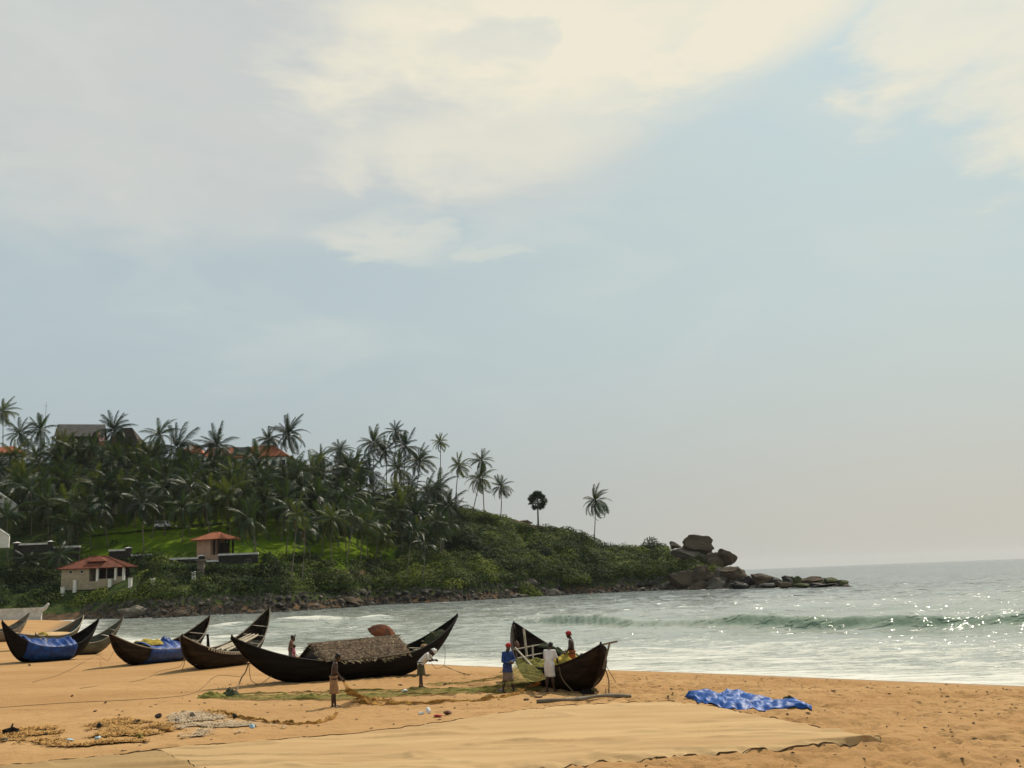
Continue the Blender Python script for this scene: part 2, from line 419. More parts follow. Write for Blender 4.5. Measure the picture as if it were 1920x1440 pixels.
def hill_mat():
    m = bpy.data.materials.new('hillside'); m.use_nodes = True; t = m.node_tree; b = t.nodes['Principled BSDF']
    g = E(t, t.nodes.new('ShaderNodeTexCoord').outputs['Object'])
    n1 = noise(t, g, .05, 5, .6); n2 = noise(t, g, .5, 5, .65)
    lawn = E(t, t.nodes.new('ShaderNodeAttribute').outputs['Fac']); lawn.s.node.attribute_name = 'lawn'
    bare = E(t, t.nodes.new('ShaderNodeAttribute').outputs['Fac']); bare.s.node.attribute_name = 'bare'
    c = mixc(t, n2.sstep(.35, .7), (.022, .036, .010), (.06, .078, .020))
    cl = mixc(t, n2.sstep(.3, .75), (.060, .102, .002), (.122, .182, .004))
    cl = mixc(t, (n1.sstep(.55, .72) * .7).clamp(), cl, (.022, .034, .006))
    c = mixc(t, (lawn + (n2 - .5) * .3).sstep(.35, .6), c, cl)
    cb = mixc(t, n2.sstep(.35, .65), (.050, .036, .024), (.13, .080, .045))
    c = mixc(t, (bare + (n2 - .5) * .8).sstep(.45, .65), c, cb)
    t.links.new(c.s, b.inputs['Base Color']); b.inputs['Roughness'].default_value = .95; b.inputs['Specular IOR Level'].default_value = .05
    bp = t.nodes.new('ShaderNodeBump'); bp.inputs['Distance'].default_value = .5
    t.links.new(noise(t, g, .9, 6, .65).s, bp.inputs['Height']); t.links.new(bp.outputs[0], b.inputs['Normal'])
    return m
xs = axis([(-330, -150, 4), (-150, 105, 1.1), (105, 130, 4)]); ys = axis([(160, 190, 6), (190, 345, 1.1), (345, 440, 5)])
X, Y = np.meshgrid(xs, ys); Z = hill_z(X, Y)
U = X / Y; PXX = 960 + FPX * U
T = (Y - np.interp(U, US, YS)) / (np.interp(U, UR, YR) - np.interp(U, US, YS))
lawn = sm((PXX + 140) / 60) * (.35 + .65 * sm((PXX - 120) / 110)) * sm((760 - PXX) / 60) * sm((T - .255 + .10 * sm((PXX - 430) / 80)) / .04) * sm((.85 - T) / .1)  # thinned at left so darker ground stands for shade under the palms
bare = .52 * np.exp(-((PXX - 800) / 90) ** 2 - ((T - .62) / .22) ** 2) + 1.1 * np.exp(-((PXX - 985) / 45) ** 2 - ((T - .97) / .10) ** 2) + 1.0 * np.exp(-((PXX - 1262) / 12) ** 2) + sm(1 - (Y - np.interp(U, US, YS)) / 5) \
    + .9 * np.exp(-((PXX - 650) / 110) ** 2 - ((T - .16) / .05) ** 2) + sm((PXX - 1290) / 40)
hill = gridmesh('headland_hill', xs, ys, Z, hill_mat(), {'lawn': lawn, 'bare': bare}); hill['kind'] = 'structure'

# ------------------------------------------------------------------ sea
def sea_mat():
    m = bpy.data.materials.new('sea'); m.use_nodes = True; t = m.node_tree; b = t.nodes['Principled BSDF']
    g = E(t, t.nodes.new('ShaderNodeTexCoord').outputs['Object'])
    fo = t.nodes.new('ShaderNodeAttribute'); fo.attribute_name = 'foam'; fo = E(t, fo.outputs['Fac'])
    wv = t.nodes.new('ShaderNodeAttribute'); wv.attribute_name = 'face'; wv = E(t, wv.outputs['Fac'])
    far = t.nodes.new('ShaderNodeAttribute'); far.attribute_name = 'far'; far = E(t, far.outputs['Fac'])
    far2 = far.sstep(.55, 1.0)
    gs = mapping(t, g, (.22, 1, 1), (0, 0, R(14)))
    gn = mapping(t, g, (.45, 1, 1), (0, 0, R(10)))
    f1 = noise(t, gs, .8, 9, .70, 1.6); f2 = noise(t, gn, 2.6, 7, .72, .8); fb = noise(t, gs, .09, 3, .5)
    fm = (fo * 1.0 + (f1 - .5) * 1.7 + (f2 - .5) * 1.0 + (fb - .5) * .4).sstep(.42, .86)
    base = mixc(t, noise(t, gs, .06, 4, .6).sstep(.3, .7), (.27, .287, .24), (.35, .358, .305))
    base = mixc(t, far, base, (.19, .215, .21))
    base = mixc(t, wv, base, (.12, .175, .11))  # wave fronts painted greener, standing for weaker sky reflection
    c = mixc(t, (fm * .80).clamp(), base, (.62, .60, .53))
    t.links.new(c.s, b.inputs['Base Color'])
    t.links.new((fm * .6 + .10 + far2 * .06).s, b.inputs['Roughness'])
    b.inputs['IOR'].default_value = 1.33
    bp = t.nodes.new('ShaderNodeBump'); bp.inputs['Strength'].default_value = 1.0; bp.inputs['Distance'].default_value = 1.0
    w1 = noise(t, gn, .35, 3, .55); w2 = noise(t, gn, 1.3, 4, .6); w3 = noise(t, gn, .11, 2, .5); w4 = noise(t, g, 5, 2, .5)
    sp = noise(t, gn, 1.0, 2, .5).sstep(.54, .66) * noise(t, gs, .10, 3, .6).sstep(.36, .58)
    sp2 = noise(t, gn, .28, 2, .5).sstep(.55, .66)
    nearh = w2 * .10 + w4 * .014 + w1 * .12 + sp * .16
    farh = w1 * .55 + w2 * .20 + w3 * .7 + sp * 1.3 + sp2 * 2.6
    mixh = nearh * (1.0 - far) + farh * far
    t.links.new((mixh + fm * .03).s, bp.inputs['Height']); t.links.new(bp.outputs[0], b.inputs['Normal'])
    return m
xs = axis([(-9000, -2000, 1400), (-2000, -300, 170), (-300, -75, 9), (-75, 90, .55), (90, 300, 9), (300, 2000, 170), (2000, 9000, 1400)])
ys = axis([(-700, -100, 60), (-100, 20, 8), (20, 34, 1.2), (34, 130, .33), (130, 300, 1.2), (300, 700, 14), (700, 2500, 120), (2500, 9500, 1000)])
X, Y = np.meshgrid(xs, ys); D = -shore_d(X, Y)             # D>0 seaward
U = X / np.maximum(Y, 20)
P1 = [wpt(700, 1158), wpt(960, 1166), wpt(1130, 1172), wpt(1300, 1176), wpt(1500, 1178), wpt(1700, 1176), wpt(1950, 1174)]
def ridge(P, amp, front, backw, xf=(-1e9, 1e9), mod=.05, thr=.3, sd=0):
    px_ = np.array([p[0] for p in P]); py_ = np.array([p[1] for p in P])
    c = np.interp(X, px_, py_) + (fbm(X * .05 + sd, X * 0 + 3 + sd, 3) - .5) * 11
    s_ = Y - c
    am = amp * sm((X - xf[0]) / 6) * sm((xf[1] - X) / 6) * (sm((fbm(X * mod + sd * 3, X * 0 + sd, 3) - thr) / .3) * .85 + .15)
    prof = np.where(s_ < 0, np.exp(-(s_ / front) ** 2), np.exp(-(s_ / backw) ** 2))
    face = am * np.exp(-((s_ + front * .8) / (front * .9)) ** 2)
    return am * prof, face, am, s_
Zs = np.zeros_like(X); face = np.zeros_like(X)
a, f_, am1, s1 = ridge(P1, .95, 1.25, 5.0, (P1[1][0] - 4, 70), .085, .33, 1); Zs += a; face += f_
P1b = [(a_, b_ + 4.5) for a_, b_ in P1]
a, f_, am1b, s1b = ridge(P1b, .65, 1.2, 5.0, (P1[1][0] + 4, 75), .10, .46, 4); Zs += a; face += f_ * .8
P2 = [wpt(960, 1150), wpt(1300, 1150), wpt(1920, 1140)]
a, f_, am2, s2 = ridge(P2, .45, 1.6, 5, (-6, 90), .05, .45, 5); Zs += a; face += f_ * .6
P3 = [wpt(300, 1185), wpt(500, 1178), wpt(640, 1170), wpt(760, 1172), wpt(950, 1185)]
a, f_, am3, s3 = ridge(P3, .55, 1.2, 4, (-60, 2), .08, .4, 9); Zs += a; face += f_ * .4
near = sm((400 - Y) / 250)
sw = sm(D / 14) * near
Zs += sw * ((fbm(X * .10, Y * .28, 3) - .5) * .55 + (fbm(X * .5, Y * 1.1, 3) - .5) * .26)
Zs += sm((6 - D) / 6) * .06
foam = np.where(X > -4, np.interp(D, [-3, 0, 4, 12, 24, 36], [1, .95, .75, .58, .42, 0.0]), np.interp(D, [-3, 0, 2.5, 7, 14], [1, .95, .7, .30, 0.0]))
wl2 = sm((X + 12) / 16)
foam = np.interp(D, [-3, 0, 3, 7, 14], [1, .95, .7, .30, 0.0]) * (1 - wl2) + np.interp(D, [-3, 0, 4, 12, 22, 33], [1, .80, .62, .56, .46, 0.0]) * wl2
foam += .22 * np.exp(-((s1 + 4.0) / 1.8) ** 2) * am1 * sm((fbm(X * .12 + 9, X * 0, 2) - .4) / .2)
foam += .75 * np.exp(-((s1 + .4) / 1.0) ** 2) * sm((fbm(X * .15 + 40, X * 0 + 7, 3) - .49) / .10) * (am1 > .2)
foam += .5 * np.exp(-((s1b + .2) / .7) ** 2) * sm((fbm(X * .2 + 4, X * 0 + 2, 3) - .48) / .1) * (am1b > .15)
foam += .5 * np.exp(-((s3 + 1) / 1.6) ** 2) * am3 / .55 * sm((fbm(X * .1 + 20, X * 0, 2) - .5) / .2)
for (px, py, wx, wy, k) in [(575, 1163, 6.5, 3.5, 1.05), (560, 1158, 9, 2.0, .7), (700, 1164, 4, 2.6, .95), (690, 1160, 7, 1.6, .6), (435, 1180, 4.5, 3.5, .9), (1150, 1162, 3.2, 1.5, .85), (1085, 1160, 2.5, 1.2, .5),
                            (640, 1178, 12, 3, .35), (470, 1196, 10, 4, .5), (1900, 1120, 7, 2, .3)]:
    x0, y0 = wpt(px, py)
    e = k * np.exp(-((X - x0) / wx) ** 2 - ((Y - y0) / wy) ** 2); foam += e; Zs += e * .75 * (wy > 2.2)
dh = Y - np.interp(U, US, YS)
foam += np.where((X > -70) & (U < .36), .62 * np.exp(-((dh + 3.5) / 4.0) ** 2) * sm((fbm(X * .06, X * 0, 2) - .35) / .25), 0)
foam += np.where((X > 30) & (X < 110) & (U < .37), .35 * np.exp(-((dh + 3) / 6.0) ** 2), 0)
far = sm((Y - 95) / 190)
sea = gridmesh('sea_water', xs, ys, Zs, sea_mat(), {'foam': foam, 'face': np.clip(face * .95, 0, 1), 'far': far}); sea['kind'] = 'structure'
# ------------------------------------------------------------------ scrub on the slopes (uncountable: one object)
def leaf_clumps(specs, per_m2=5.5, size=.5):
    """specs: rows x,y,z,rx,rz,tint ; returns vertices, quads, tint"""
    V, T_ = [], []
    for (x, y, z, rx, rz, ti) in specs:
        n = max(30, int(2 * math.pi * rx * max(rx, rz) * per_m2 / (size * size * 4)))
        d = RNG.normal(size=(n, 3)); d[:, 2] = np.abs(d[:, 2]) * 1.0 - .12; d /= np.linalg.norm(d, axis=1)[:, None]
        rr = .80 + .30 * fbm(d[:, 0] * 2.2 + x, d[:, 1] * 2.2 + d[:, 2] * 2 + y, 2) + RNG.normal(size=n) * .05
        c = np.stack([x + d[:, 0] * rx * rr, y + d[:, 1] * rx * rr, z + d[:, 2] * rz * rr], -1)
        nr = d + RNG.normal(size=(n, 3)) * .38 + np.array([0, 0, .25]); nr /= np.linalg.norm(nr, axis=1)[:, None]
        a = np.cross(nr, RNG.normal(size=(n, 3))); a /= np.linalg.norm(a, axis=1)[:, None]; b = np.cross(nr, a)
        s_ = (size * (.5 + RNG.random(n) * .8))[:, None]
        q = np.stack([c - a * s_ * .62, c - b * s_ * .34, c + a * s_ * .62, c + b * s_ * .34], 1)
        V.append(q.reshape(-1, 3)); t = np.clip(ti + RNG.normal(size=n) * .14, 0, 1); T_.append(np.repeat(t, 4))
    V = np.concatenate(V).astype(np.float32); T_ = np.concatenate(T_)
    return V, np.arange(len(V)).reshape(-1, 4), T_
def clump_obj(name, specs, parent=None, **k):
    k.setdefault('per_m2', 9.0); V, q, t = leaf_clumps(specs, **k); me = bpy.data.meshes.new(name); fill(me, V, q)
    a = me.attributes.new('tint', 'FLOAT', 'POINT'); a.data.foreach_set('value', t.astype(np.float32))
    me.materials.append(M['scrub']); return link(name, me, parent)
sp = []; cores = []
def tval(x, y):                                            # large drifts of leaf colour, the light ones partly painted sunlight
    return float(.28 + .75 * (fbm(np.array([x * .045]), np.array([y * .06]), 3)[0] - .42) * 1.6)
tries = 0
while tries < 6400:
    tries += 1
    u = random.uniform(-.80, .33); px = 960 + FPX * u
    ys_ = float(np.interp(u, US, YS)); yr = float(np.interp(u, UR, YR))
    t = random.random() ** 1.15
    y = ys_ + 6 + t * (yr - ys_ - 5); x = u * y
    keep = 1.0
    if px < -150: keep = .5
    elif px < 760:
        if t < .22: keep = .95 if (px > 260 or t < .10) else .75
        elif t < .27: keep = .45 if px < 340 else .15
        else: keep = .035 if px < 680 else .25
        if 105 < px < 265 and .03 < t < .2: keep = 0
        if 340 < px < 470 and .16 < t < .4: keep = 0
    elif px < 900 and .35 < t < .92: keep = .40
    if 935 < px < 1040 and t > .88: keep = .12
    if px > 1238 and px < 1285 and t > .3: keep = .08
    if px > 1285: keep = .35 if (t > .15 and px < 1320) else 0
    if random.random() > keep: continue
    r = random.choice((1.0, 1.4, 1.8, 2.4, 3.1)) * random.uniform(.85, 1.1) * (1.0 if px < 760 else 1.12)
    if px < 760 and t > .27: r *= .5
    if t > .93: r *= .55
    sp.append((x, y, hz(x, y) - .25 * r, r, r * random.uniform(.65, 1.05), tval(x, y) + random.uniform(-.30, .32)))
for px in range(14, 300, 5):
    if 100 < px < 262: continue
    for Yw, yy in ((238, 1052), (232, 1066)):
        q_ = at(px + random.uniform(-3, 3), yy + random.uniform(-4, 6), Yw); sp.append((q_.x, q_.y, min(q_.z, hz(q_.x, q_.y) + 2.2), random.uniform(1.4, 2.4), random.uniform(1.2, 2.0), random.uniform(.0, .35)))
for px in range(318, 500, 6):
    q_ = at(px, 1068 + random.uniform(-3, 8), 226); sp.append((q_.x, q_.y, min(q_.z, hz(q_.x, q_.y) + 1.5), random.uniform(1.2, 2.2), random.uniform(1.0, 1.8), random.uniform(.0, .45)))
so = clump_obj('hillside_scrub', sp, per_m2=4.6, size=.46)
tag(so, 'dense green scrub covering the rocky slope above the water', 'scrub', kind='stuff')
def bush(px, py, r, h, label, ti, n=5):
    p = RH(px, py); t = thing('bush', p, label, 'bush')
    s_ = [(0, 0, 0, r * .8, h, ti)]
    for k in range(n):
        w = k * 2.3; s_.append((math.cos(w) * r * .7, math.sin(w) * r * .4, -.1 * h, r * .6, h * random.uniform(.5, .75), ti + random.uniform(-.15, .15)))
    clump_obj('foliage', s_, t, size=.5)
    mb = MB()
    for k in range(4): mb.tube([(0, 0, -.8), (math.cos(k * 1.7) * r * .3, math.sin(k * 1.7) * r * .3, h * .35), (math.cos(k * 1.7) * r * .55, math.sin(k * 1.7) * r * .5, h * .7)], [.16, .1, .04], 5)
    mb.build('stem', 'twig', t)
bush(1222, 1034, 4.2, 4.2, 'dark round-topped bush on the low crest just left of the boulders', .18)
bush(1170, 1050, 3.4, 2.6, 'light green bush on the crest right of the lone coconut palm', .62)
bush(1118, 1052, 2.8, 2.2, 'dark bush at the foot of the lone coconut palm', .2)
bush(1035, 998, 3.2, 1.9, 'low brownish bush on the crest right of the fan palm', .4)
bush(905, 972, 4.2, 2.4, 'low light green bush on the crest below the pair of tall palms', .7)
bush(988, 1118, 3.4, 3.6, 'rounded bright green bush hanging over the shore rocks', .66)
bush(1070, 1090, 4.5, 3.6, 'broad mid green bush low on the slope under the lone palm', .5)
bush(870, 1030, 4.8, 6.5, 'tall dark green bush filling the gully in the slope', .08)
bush(1005, 1040, 4.2, 4.4, 'dark green bush midway up the slope below the fan palm', .12)
bush(505, 1085, 3.4, 5.5, 'dark upright bush right of the ruined wall', .10)
bush(297, 1080, 2.6, 3.2, 'reddish green bush beside the veranda house', .35)
bush(620, 1100, 4.6, 4.2, 'large rounded grey green bush low on the slope', .38)

# ------------------------------------------------------------------ palms
def frond_mesh(name, droop, m, width=.30, npair=24, curl=0.0):
    mb = MB(); P = []; n = 9
    for i in range(n + 1):
        s_ = i / n; a = s_ * droop
        P.append(Vector((math.sin(a) / max(droop, .01) if droop else s_, curl * s_ * s_, (math.cos(a) - 1) / max(droop, .01) if droop else 0)))
    mb.tube(P, [.011 * (1 - .8 * i / n) + .002 for i in range(n + 1)], 4)
    def at_s(s_):
        k = min(int(s_ * n), n - 1); f = s_ * n - k
        return P[k].lerp(P[k + 1], f), (P[k + 1] - P[k]).normalized()
    for i in range(npair):
        s_ = .14 + .85 * i / (npair - 1)
        p, tdir = at_s(s_)
        L = width * (math.sin(math.pi * (s_ * .86 + .07)) ** .6) * random.uniform(.85, 1.1)
        for sd in (-1, 1):
            side = Vector((0, sd, 0)); down = Vector((0, 0, -1))
            dd = (side * random.uniform(.55, .85) + tdir * .55 + down * random.uniform(.28, .75)).normalized()
            q = p + dd * L * .55 + Vector((0, 0, .02)); e = p + dd * L + down * L * .20
            w = tdir * .0125
            mb.add([p - w, p + w, q + w * .9, e, q - w * .9], [(0, 1, 2, 4), (4, 2, 3)])
    return mb.mesh(name, m)
FR = [frond_mesh('frond', d, 'palm_leaf', w, 27, c) for d, w, c in ((.40, .23, .03), (.85, .24, -.04), (1.3, .25, .07), (1.75, .24, -.08), (2.15, .22, .05))]
FRS = [FR]
for mm in ('palm_leaf_dark', 'palm_leaf_yellow'):
    alt = []
    for f_ in FR:
        g_ = f_.copy(); g_.materials[0] = M[mm]; alt.append(g_)
    FRS.append(alt)
FD = [frond_mesh('frond', d, 'dry_leaf', .2, 12, 0) for d in (1.3, 2.2)]
nm = MB()
for k in range(7):
    w = k * .9; c = Vector((math.cos(w) * .3, math.sin(w) * .3, -.25 - .12 * (k % 2)))
    nm.tube([c + Vector((0, 0, .16)), c + Vector((0, 0, .08)), c, c - Vector((0, 0, .12)), c - Vector((0, 0, .17))], [.03, .13, .15, .11, .02], 6)
NUTS = nm.mesh('coconut_cluster', 'coconut')
def palm(base, top, diam, label, group=None, nf=20, dry=2, thick=.17, wind=1.0, nuts=True):
    t = thing('coconut_palm', base, label, 'palm tree', group)
    h = top - base; mb = MB(); n = 7; k = random.uniform(-.5, .5)
    pts = [Vector((h.x * s_ ** 1.5 + k * math.sin(s_ * math.pi) * .7, h.y * s_, h.z * s_ - .4 * (1 - s_))) for s_ in [i / n for i in range(n + 1)]]
    mb.tube(pts, [thick * (1.45 if i == 0 else 1.0 - .35 * i / n) for i in range(n + 1)], 7); mb.build('trunk', 'palm_trunk', t, True)
    L = diam * .66; a0 = random.random() * 6.28; fr_ = FRS[random.choice((0, 0, 0, 1, 1, 2))]; dr_ = random.uniform(-.5, .9); sp_ = random.uniform(100, 128); wt_ = random.uniform(.22, .50)
    nf = int(nf * random.uniform(.75, 1.15))
    for i in range(nf):
        f = i / (nf - 1)                                   # 0 = youngest, upright ; 1 = oldest, hanging
        a = a0 + i * 2.39996 + random.uniform(-.2, .2)
        lee = -math.cos(a)                                 # +1 points left, down wind
        if wind and lee < -.35 and random.random() < .28 * wind and f > .3: continue
        elv = R(80) - f * R(sp_) + random.uniform(-.12, .12) + (.12 * wind if lee < -.3 else 0)
        vi = min(4, max(0, int(f * 4.2 + random.uniform(.1, 1.2) + dr_ + (.7 if lee > .3 else 0))))
        o = link('frond', fr_[vi], t, h)
        o.rotation_mode = 'XYZ'
        m_ = Matrix.Rotation(-wt_ * wind, 4, 'Y') @ Matrix.Rotation(a, 4, 'Z') @ Matrix.Rotation(-elv, 4, 'Y') @ Matrix.Rotation(random.uniform(-.5, .5), 4, 'X')
        o.rotation_euler = m_.to_euler(); s_ = L * random.uniform(.85, 1.12) * (.85 if f < .12 else 1)
        o.scale = (s_, s_, s_)
    for i in range(dry):
        o = link('frond', FD[i % 2], t, h); o['label'] = 'dry brown hanging frond'
        o.rotation_euler = (Matrix.Rotation(random.random() * 6.28, 4, 'Z') @ Matrix.Rotation(R(38), 4, 'Y')).to_euler(); s_ = L * .7; o.scale = (s_, s_, s_)
    if nuts: link('coconut_cluster', NUTS, t, h)
    return t
def ridge_palm(cx, cy, bx, by, dpx, label, nf=20, wind=1.0, Yoff=-6, group=None, dry=1):
    v = ray(bx, by); Y = float(np.interp(v.x, UR, YR)) + Yoff
    x = v.x * Y; base = Vector((x, Y, hz(x, Y))); top = at(cx, cy, Y)
    return palm(base, top, dpx * Y / FPX, label, group, nf, dry, wind=wind)
random.seed(21)
for a in [
    (6, 772, 6, 880, 40, 'tall coconut palm crown cut off by the left edge of the photo'),
    (38, 815, 38, 885, 44, 'coconut palm on the hilltop at far left beside the thin mast'),
    (76, 806, 74, 880, 44, 'dark coconut palm crown just under the thin mast'),
    (118, 838, 118, 890, 46, 'coconut palm in front of the grey gabled roof'),
    (140, 846, 140, 900, 52, 'coconut palm half hiding the left wall under the grey hilltop roof'),
    (172, 842, 172, 900, 50, 'coconut palm hiding the gable wall below the grey hilltop roof'),
    (252, 858, 250, 905, 50, 'coconut palm in front of the foot of the rounded dark roof'),
    (216, 808, 214, 890, 52, 'tall coconut palm between the two big dark roofs'),
    (300, 818, 300, 900, 54, 'coconut palm crown rising right of the rounded dark roof'),
    (334, 842, 332, 915, 66, 'broad coconut palm in front of the first orange roof'),
    (408, 838, 405, 905, 58, 'coconut palm left of the biggest orange roof'),
    (505, 824, 506, 872, 36, 'small coconut palm behind the peak of the orange roof'),
    (542, 816, 552, 868, 50, 'tall windswept coconut palm at the right end of the orange roof'),
    (602, 858, 604, 905, 38, 'coconut palm on the skyline right of the orange roof, the shorter one'),
    (638, 847, 641, 892, 46, 'windswept coconut palm standing alone against the sky left of the big clump'),
    (655, 882, 657, 930, 46, 'coconut palm below the lone windswept one'),
    (702, 832, 700, 915, 56, 'leftmost palm of the tall clump on the skyline'),
    (724, 846, 725, 938, 50, 'second palm of the tall clump with bare trunk showing below'),
    (742, 810, 739, 885, 36, 'topmost small crown of the tall clump on the skyline'),
    (762, 838, 757, 915, 50, 'right shoulder palm of the tall clump on the skyline'),
    (788, 866, 778, 945, 48, 'palm leaning right at the edge of the tall clump'),
    (748, 880, 750, 945, 52, 'dark palm low inside the tall clump'),
    (826, 829, 824, 900, 30, 'tall thin coconut palm with a small ragged crown on a curved trunk'),
    (861, 874, 856, 946, 40, 'slender coconut palm right of the thin curved one'),
    (904, 864, 908, 958, 40, 'taller palm of the two crossing on the crest'),
    (901, 899, 886, 958, 46, 'lower leaning palm of the two crossing on the crest'),
    (940, 913, 938, 975, 36, 'coconut palm between the crossing pair and the fan palm'),
    (1117, 940, 1113, 1019, 50, 'lone coconut palm furthest right on the headland crest'),
    (823, 918, 818, 965, 60, 'broad coconut palm low on the crest below the thin curved palm'),
    (853, 962, 848, 1005, 52, 'short wide coconut palm on the slope below the crest'),
    (482, 862, 478, 925, 56, 'coconut palm in front of the biggest orange roof'),
    (585, 890, 585, 950, 50, 'coconut palm below the right end of the orange roof')]:
    a = a[:4] + (a[4] * (1.3 if a[0] < 600 else 1.14),) + a[5:]; ridge_palm(*a, Yoff=-30 if a[1] > 860 and a[0] < 700 or a[0] in (118, 334, 408, 140, 172, 252) else (-14 if a[0] in (823, 853, 748) else -5), nf=30)
def palmyra(cx, cy, bx, by, dpx, label):
    v = ray(bx, by); Y = float(np.interp(v.x, UR, YR)) - 3; x = v.x * Y; base = Vector((x, Y, hz(x, Y))); top = at(cx, cy, Y); h = top - base
    t = thing('fan_palm', base, label, 'palm tree')
    mb = MB(); mb.tube([(0, 0, -.4), (h.x * .5, 0, h.z * .5), (h.x, 0, h.z)], [.34, .24, .22], 8); mb.build('trunk', 'palm_trunk', t, True)
    fm = MB(); n = 15
    fm.tube([(0, 0, 0), (.55, 0, 0)], [.012, .008], 4)
    for i in range(n):
        a0 = R(-115) + R(230) * i / n; a1 = R(-115) + R(230) * (i + 1) / n; am = (a0 + a1) / 2
        c = Vector((.52, 0, 0)); f_ = lambda a, r, z: c + Vector((math.cos(a) * r, math.sin(a) * r, z))
        fm.add([c, f_(a0, .30, -.03), f_(am, .46, -.05), f_(a1, .30, -.03), f_(am, .28, .02)], [(0, 1, 4), (0, 4, 3), (1, 2, 4), (4, 2, 3)])
    me = fm.mesh('fan_leaf', 'palmyra_leaf'); L = dpx * Y / FPX * .56
    for i in range(40):
        f = i / 39; a = i * 2.39996; el_ = R(85) - f * R(150)
        if f > .62 and i % 3 == 0: continue
        o = link('fan_leaf', me, t, h); o.rotation_euler = (Matrix.Rotation(a, 4, 'Z') @ Matrix.Rotation(-el_, 4, 'Y') @ Matrix.Rotation(random.uniform(-1.3, 1.3), 4, 'X')).to_euler()
        s_ = L * random.uniform(.85, 1.08) * (1.0 if f < .7 else .9); o.scale = (s_,) * 3
palmyra(1008, 940, 1009, 982, 38, 'dark fan palm with a ball-shaped crown on the headland crest')
# the grove: individuals, denser to the left
zones = [(-80, 120, 'coconut palm in the grove at far left above the stone wall', 'grove palms at far left'),
         (120, 270, 'coconut palm in the grove behind the small red-roofed veranda house', 'grove palms behind the veranda house'),
         (270, 430, 'coconut palm in the grove around the parked white van', 'grove palms around the white van'),
         (430, 580, 'coconut palm on the lawn right of the little orange-roofed pavilion', 'grove palms right of the pavilion'),
         (580, 700, 'coconut palm on the slope where the lawn ends', 'grove palms where the lawn ends'),
         (700, 840, 'coconut palm on the scrubby slope below the tall skyline clump', 'palms below the skyline clump')]
placed = []; GP = []
def grove(n, zx, trange, hrange, drange):
    k = 0; tr_ = 0
    while k < n and tr_ < n * 30:
        tr_ += 1
        z = zones[zx]; px = random.uniform(z[0], z[1]); u = ray(px, 950).x; t = random.uniform(*trange)
        ys_ = float(np.interp(u, US, YS)); yr = float(np.interp(u, UR, YR)); y = ys_ + t * (yr - ys_); x = u * y
        zc = hz(x, y) + hrange[0] * .8; e_ = (zc - HC) / y
        if e_ > -(ray(px, float(np.interp(px, [-80, 0, 200, 300, 420, 560, 640, 690, 780, 850], [846, 843, 852, 862, 884, 890, 890, 866, 888, 955])) + 12).z) * -1: continue
        if any((x - a) ** 2 + (y - b) ** 2 < 14 for a, b in placed): continue
        placed.append((x, y)); b = Vector((x, y, hz(x, y))); h = random.uniform(*hrange)
        lim = HC + ray(px, float(np.interp(px, [-80, 0, 200, 300, 420, 560, 640, 690, 780, 850], [846, 843, 852, 862, 884, 890, 890, 866, 888, 955]))).z * y; h = min(h, lim - b.z)
        _last = palm(b, b + Vector((random.uniform(-2.0, 1.6), random.uniform(-1, 1), h)), random.uniform(*drange), z[2], z[3], 24, random.choice((1, 1, 2, 3)), nuts=random.random() < .5)
        GP.append((zx, t, px, COL.objects[-1] if False else _last)); k += 1
GH, GD = (8.5, 12.5), (9.5, 12)
grove(26, 0, (.45, .93), GH, GD); grove(22, 1, (.48, .93), GH, GD); grove(26, 2, (.46, .93), GH, GD)
grove(25, 3, (.44, .93), GH, GD); grove(22, 4, (.38, .95), (7, 11), (9, 12)); grove(17, 5, (.45, .96), (5, 9), (8, 11))
grove(5, 0, (.30, .46), GH, GD); grove(6, 1, (.31, .48), GH, GD); grove(6, 2, (.33, .46), GH, GD); grove(7, 3, (.24, .44), GH, GD); grove(6, 4, (.22, .40), (8, 11), (8, 10.5)); grove(5, 5, (.25, .5), (6, 9), (7, 9))
grove(3, 0, (.06, .2), (4, 5.5), (6, 8))
ORD = ['first', 'second', 'third', 'fourth', 'fifth', 'sixth', 'seventh', 'eighth', 'ninth', 'tenth', 'eleventh', 'twelfth', 'thirteenth', 'fourteenth']
WHERE = ['at far left above the stone wall', 'behind the small red-roofed veranda house', 'around the parked white van', 'right of the little orange-roofed pavilion', 'where the lawn ends', 'below the tall skyline clump']
for z_ in range(6):
    L_ = sorted([g_ for g_ in GP if g_[0] == z_], key=lambda g_: g_[1]); n_ = len(L_)
    for nm_, a_, b_ in (('lowest', 0, n_ // 3), ('middle', n_ // 3, 2 * n_ // 3), ('uppermost', 2 * n_ // 3, n_)):
        for i_, g_ in enumerate(sorted(L_[a_:b_], key=lambda g_: g_[2])): g_[3]['label'] = '%s palm from the left in the %s row %s' % (ORD[i_], nm_, WHERE[z_])
random.seed(5)
for px, py, h, lab in ((545, 1098, 15, 'thin leaning palm rising from the scrub right of the ruined wall'), (565, 1095, 13, 'second thin palm rising from the scrub right of the ruined wall'),
                       (648, 1062, 12, 'thin palm in front of the lawn edge above the rounded grey bush'), (705, 1062, 11, 'slim palm on the scrub slope below the clump, left one'),
                       (765, 1095, 13, 'slim palm low on the scrub slope leaning right'), (792, 1098, 10, 'slim palm low on the scrub slope nearest the big dark bush'),
                       (830, 1050, 9, 'slim palm beside the dark gully bush')):
    b = RH(px, py); palm(b, b + Vector((random.uniform(.5, 2.2), 0, h)), 7.0, lab, None, 18, 1, .13)

